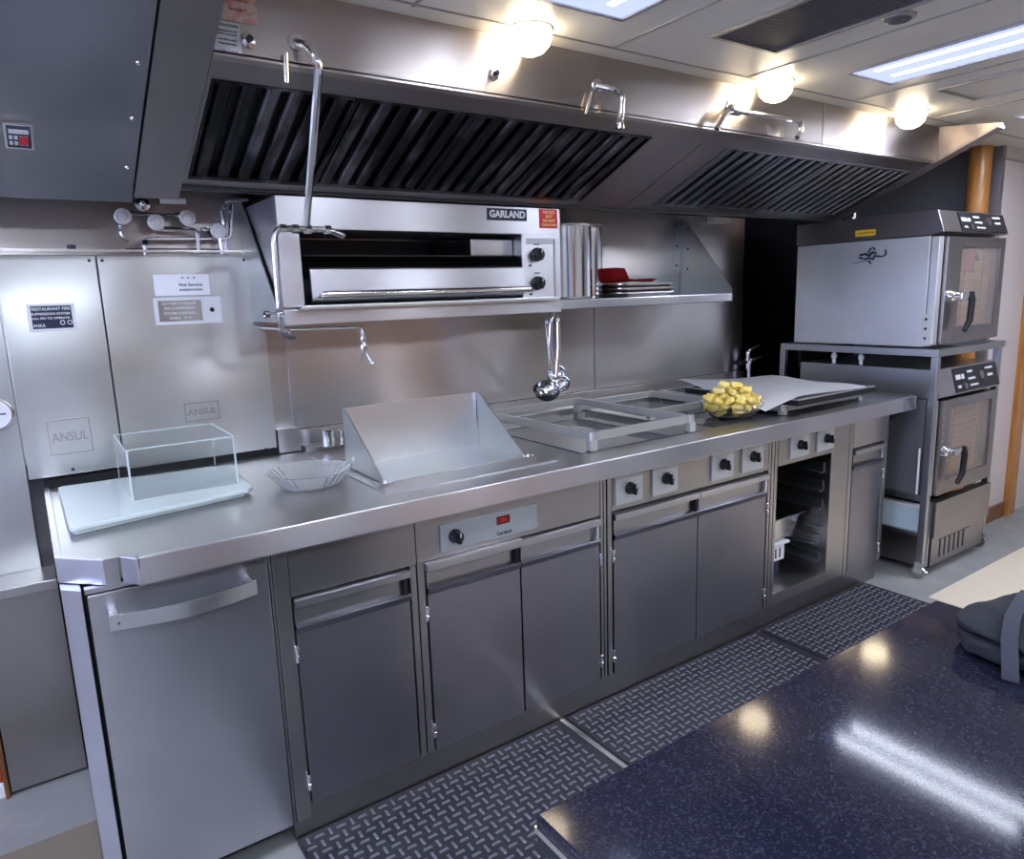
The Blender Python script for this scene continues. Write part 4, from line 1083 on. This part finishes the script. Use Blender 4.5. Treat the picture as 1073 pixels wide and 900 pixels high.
# wooden pole
t = thing('wooden_post', 'round orange varnished wooden post behind the combi oven', 'post', (4.97, .14, 0))
MB().lathe((4.97, .14, 0), [(0, 0), (.055, 0), (.055, CZ-.002), (0, CZ-.002)], 32).build('shaft', 'wood', t)
MB().lathe((4.97, .14, 0), [(.056, 0.0005), (.062, .0005), (.062, .03), (.056, .034)], 32).build('collar', 'brownwood', t)

# ---------------------------------------------------------------- ceiling fixtures
def troffer(x0, x1, y0, y1, label, visible=True):
    t = thing('ceiling_light', label, 'ceiling light', ((x0+x1)/2, (y0+y1)/2, CZ), 'recessed ceiling lights')
    b = MB(); w = .012
    for a in ((x0-w, x1+w, y0-w, y0), (x0-w, x1+w, y1, y1+w), (x0-w, x0, y0, y1), (x1, x1+w, y0, y1)): b.box(*a, CZ-.008, CZ, .001)
    b.build('frame', 'lampbase', t)
    MB().box(x0, x1, y0, y1, CZ-.004, CZ-.001).build('diffuser', 'tubelight', t)
    for f in (.24, .66):
        x = x0+(x1-x0)*f
        MB().box(x-.012, x+.012, y0+.05, y1-.05, CZ-.0043, CZ-.0035).build('tube', 'tube' if visible else 'tuberest', t)
troffer(2.98, 3.237, -1.02, -.288, 'bright recessed ceiling light at the right, reflected in the dark worktop')
troffer(1.705, 1.958, -1.02, -.262, 'bright recessed ceiling light cut off by the top edge of the photo')
for i, (x, y) in enumerate(((.40, -1.02), (1.705, -2.7), (2.98, -2.7), (.40, -2.7), (4.3, -2.7), (4.3, -1.02), (-.8, -1.02))):
    troffer(x, x+.255, y-(0 if i not in (0, 5, 6) else 0), y+.735, 'recessed ceiling light over the rest of the galley, out of the photo', False)
def vent(x0, x1, y0, y1, label, slats=True):
    t = thing('ceiling_vent', label, 'vent', ((x0+x1)/2, (y0+y1)/2, CZ), None)
    b = MB(); w = .014
    for a in ((x0-w, x1+w, y0-w, y0), (x0-w, x1+w, y1, y1+w), (x0-w, x0, y0, y1), (x1, x1+w, y0, y1)): b.box(*a, CZ-.009, CZ, .001)
    b.build('frame', 'lampbase', t)
    MB().box(x0, x1, y0, y1, CZ-.002, CZ-.0005).build('grille_plate', 'vent' if slats else 'ceiling', t)
    if slats:
        b = MB(); n = int((y1-y0)/.01)
        for i in range(n): b.box(x0+.002, x1-.002, y0+.004+i*.01, y0+.009+i*.01, CZ-.0035, CZ-.002)
        b.build('grille_slats', 'vent', t)
vent(2.285, 2.555, -1.05, -.30, 'dark grey ceiling grille between the two ceiling lights')
vent(3.50, 3.77, -1.05, -.338, 'plain framed ceiling hatch right of the bright light', False)
vent(3.02, 3.28, -1.9, -1.15, 'dark ceiling grille at the top right corner of the photo')
t = thing('round_ceiling_speaker', 'small round dark fitting on the ceiling beside the grille', 'ceiling fitting', (2.625, -.64, CZ))
MB().lathe((2.622, -.636, CZ-.0005), [(0, 0), (.042, 0), (.040, .006), (.030, .008), (0, .008)], 32, tilt=(0, 0, -1)).build('rim', 'lampbase', t)
MB().lathe((2.622, -.636, CZ-.0085), [(0, 0), (.030, 0), (.028, .003), (0, .004)], 32, tilt=(0, 0, -1)).build('grille', 'vent', t)
t = thing('door_closer', 'small white fitting high on the wall right of the wooden post', 'fitting', (5.32, .03, 2.0))
MB().box(5.38, 5.47, .02, .059, 2.035, 2.06, .004).build('body', 'print', t)

# ---------------------------------------------------------------- island
t = thing('island_unit', 'dark island base cabinet under the speckled worktop', 'island', (1.4, -1.8, 0))
MB().box(.985, 1.76, -2.75, -1.245, 0, .872, .003).build('body', 'combidk', t)
MB().box(.975, 1.77, -2.76, -1.235, .10, .86, .002).build('cladding', 'nearblack', t)
t = thing('island_worktop', 'glossy speckled dark blue stone worktop in the foreground', 'worktop', (1.4, -1.9, .874))
b = MB(); b.box(.942, 1.806, -2.80, -1.204, .874, .915, .004, 3); b.build('slab', 'quartz', t)
MB().box(.9395, .9425, -2.80, -1.206, .896, .903).build('edge_groove', 'pipe', t)
# bag / folded jacket
t = thing('folded_jacket', 'dark folded jacket with a strap lying on the right edge of the stone worktop', 'jacket', (1.75, -1.4, .915))
b = MB()
import mathutils
def lump(cx, cy, sx, sy, h, z0, rot, seed, pw=2.8, nn=44):
    rm = Matrix.Rotation(rot, 3, 'Z'); off = Vector((seed*3.1, seed*1.7, 0)); V = []
    m = MB()
    def P(th, ph):
        c, s_ = math.cos, math.sin
        e = lambda v: math.copysign(abs(v)**(2/pw), v)
        x = sx*e(c(ph))*e(c(th)); y = sy*e(c(ph))*e(s_(th)); z = h*.5*e(s_(ph))
        p = rm @ Vector((x, y, 0)); q = Vector((cx+p.x, cy+p.y, z0+h*.5+z))
        nv = (1-2*abs(mathutils.noise.noise(Vector((q.x*9+q.y*4, (q.y-q.x*.6)*26, q.z*45))+off)))*.007+mathutils.noise.noise(q*10+off)*.016-.004
        d = Vector((p.x/sx, p.y/sy, (z/h)*1.4))
        d = d.normalized() if d.length > 1e-5 else Vector((0, 0, 1))
        q += d*nv
        q.z = max(q.z, .9165)
        return q
    rings = [[m.bm.verts.new(P(2*PI*k/nn, -PI/2+PI*j/30)) for k in range(nn)] for j in range(1, 30)]
    for A, B in zip(rings, rings[1:]):
        for k in range(nn): m.bm.faces.new((A[k], A[(k+1) % nn], B[(k+1) % nn], B[k]))
    m.bm.faces.new(rings[0][::-1]); m.bm.faces.new(rings[-1])
    return m
lump(1.755, -1.385, .120, .085, .034, .917, -.12, 1, 3.6, 72).build('lower_fold', 'bag', t, angle=80)
lump(1.762, -1.382, .132, .086, .030, .938, -.18, 2, 3.2, 72).build('upper_fold', 'bag', t, angle=80)
sp_ = [(1.84, -1.345, .976), (1.77, -1.345, .978), (1.69, -1.360, .974), (1.640, -1.376, .960), (1.616, -1.388, .938), (1.606, -1.394, .919)]
q = MB(); cr = [Vector(p) for p in sp_]; side = Vector((.25, -.95, 0)).normalized()*.010
for o in (0,):
    V = [[q.bm.verts.new(p+side*s_+Vector((0, 0, hh))) for s_, hh in ((-1, 0), (1, 0), (1, .003), (-1, .003))] for p in cr]
    for A, B in zip(V, V[1:]):
        for k in range(4): q.bm.faces.new((A[k], A[(k+1) % 4], B[(k+1) % 4], B[k]))
    q.bm.faces.new(V[0]); q.bm.faces.new(V[-1][::-1])
q.build('strap', 'strap', t)

# tidy helper properties
for o in bpy.data.objects:
    if '_w' in o: del o['_w']
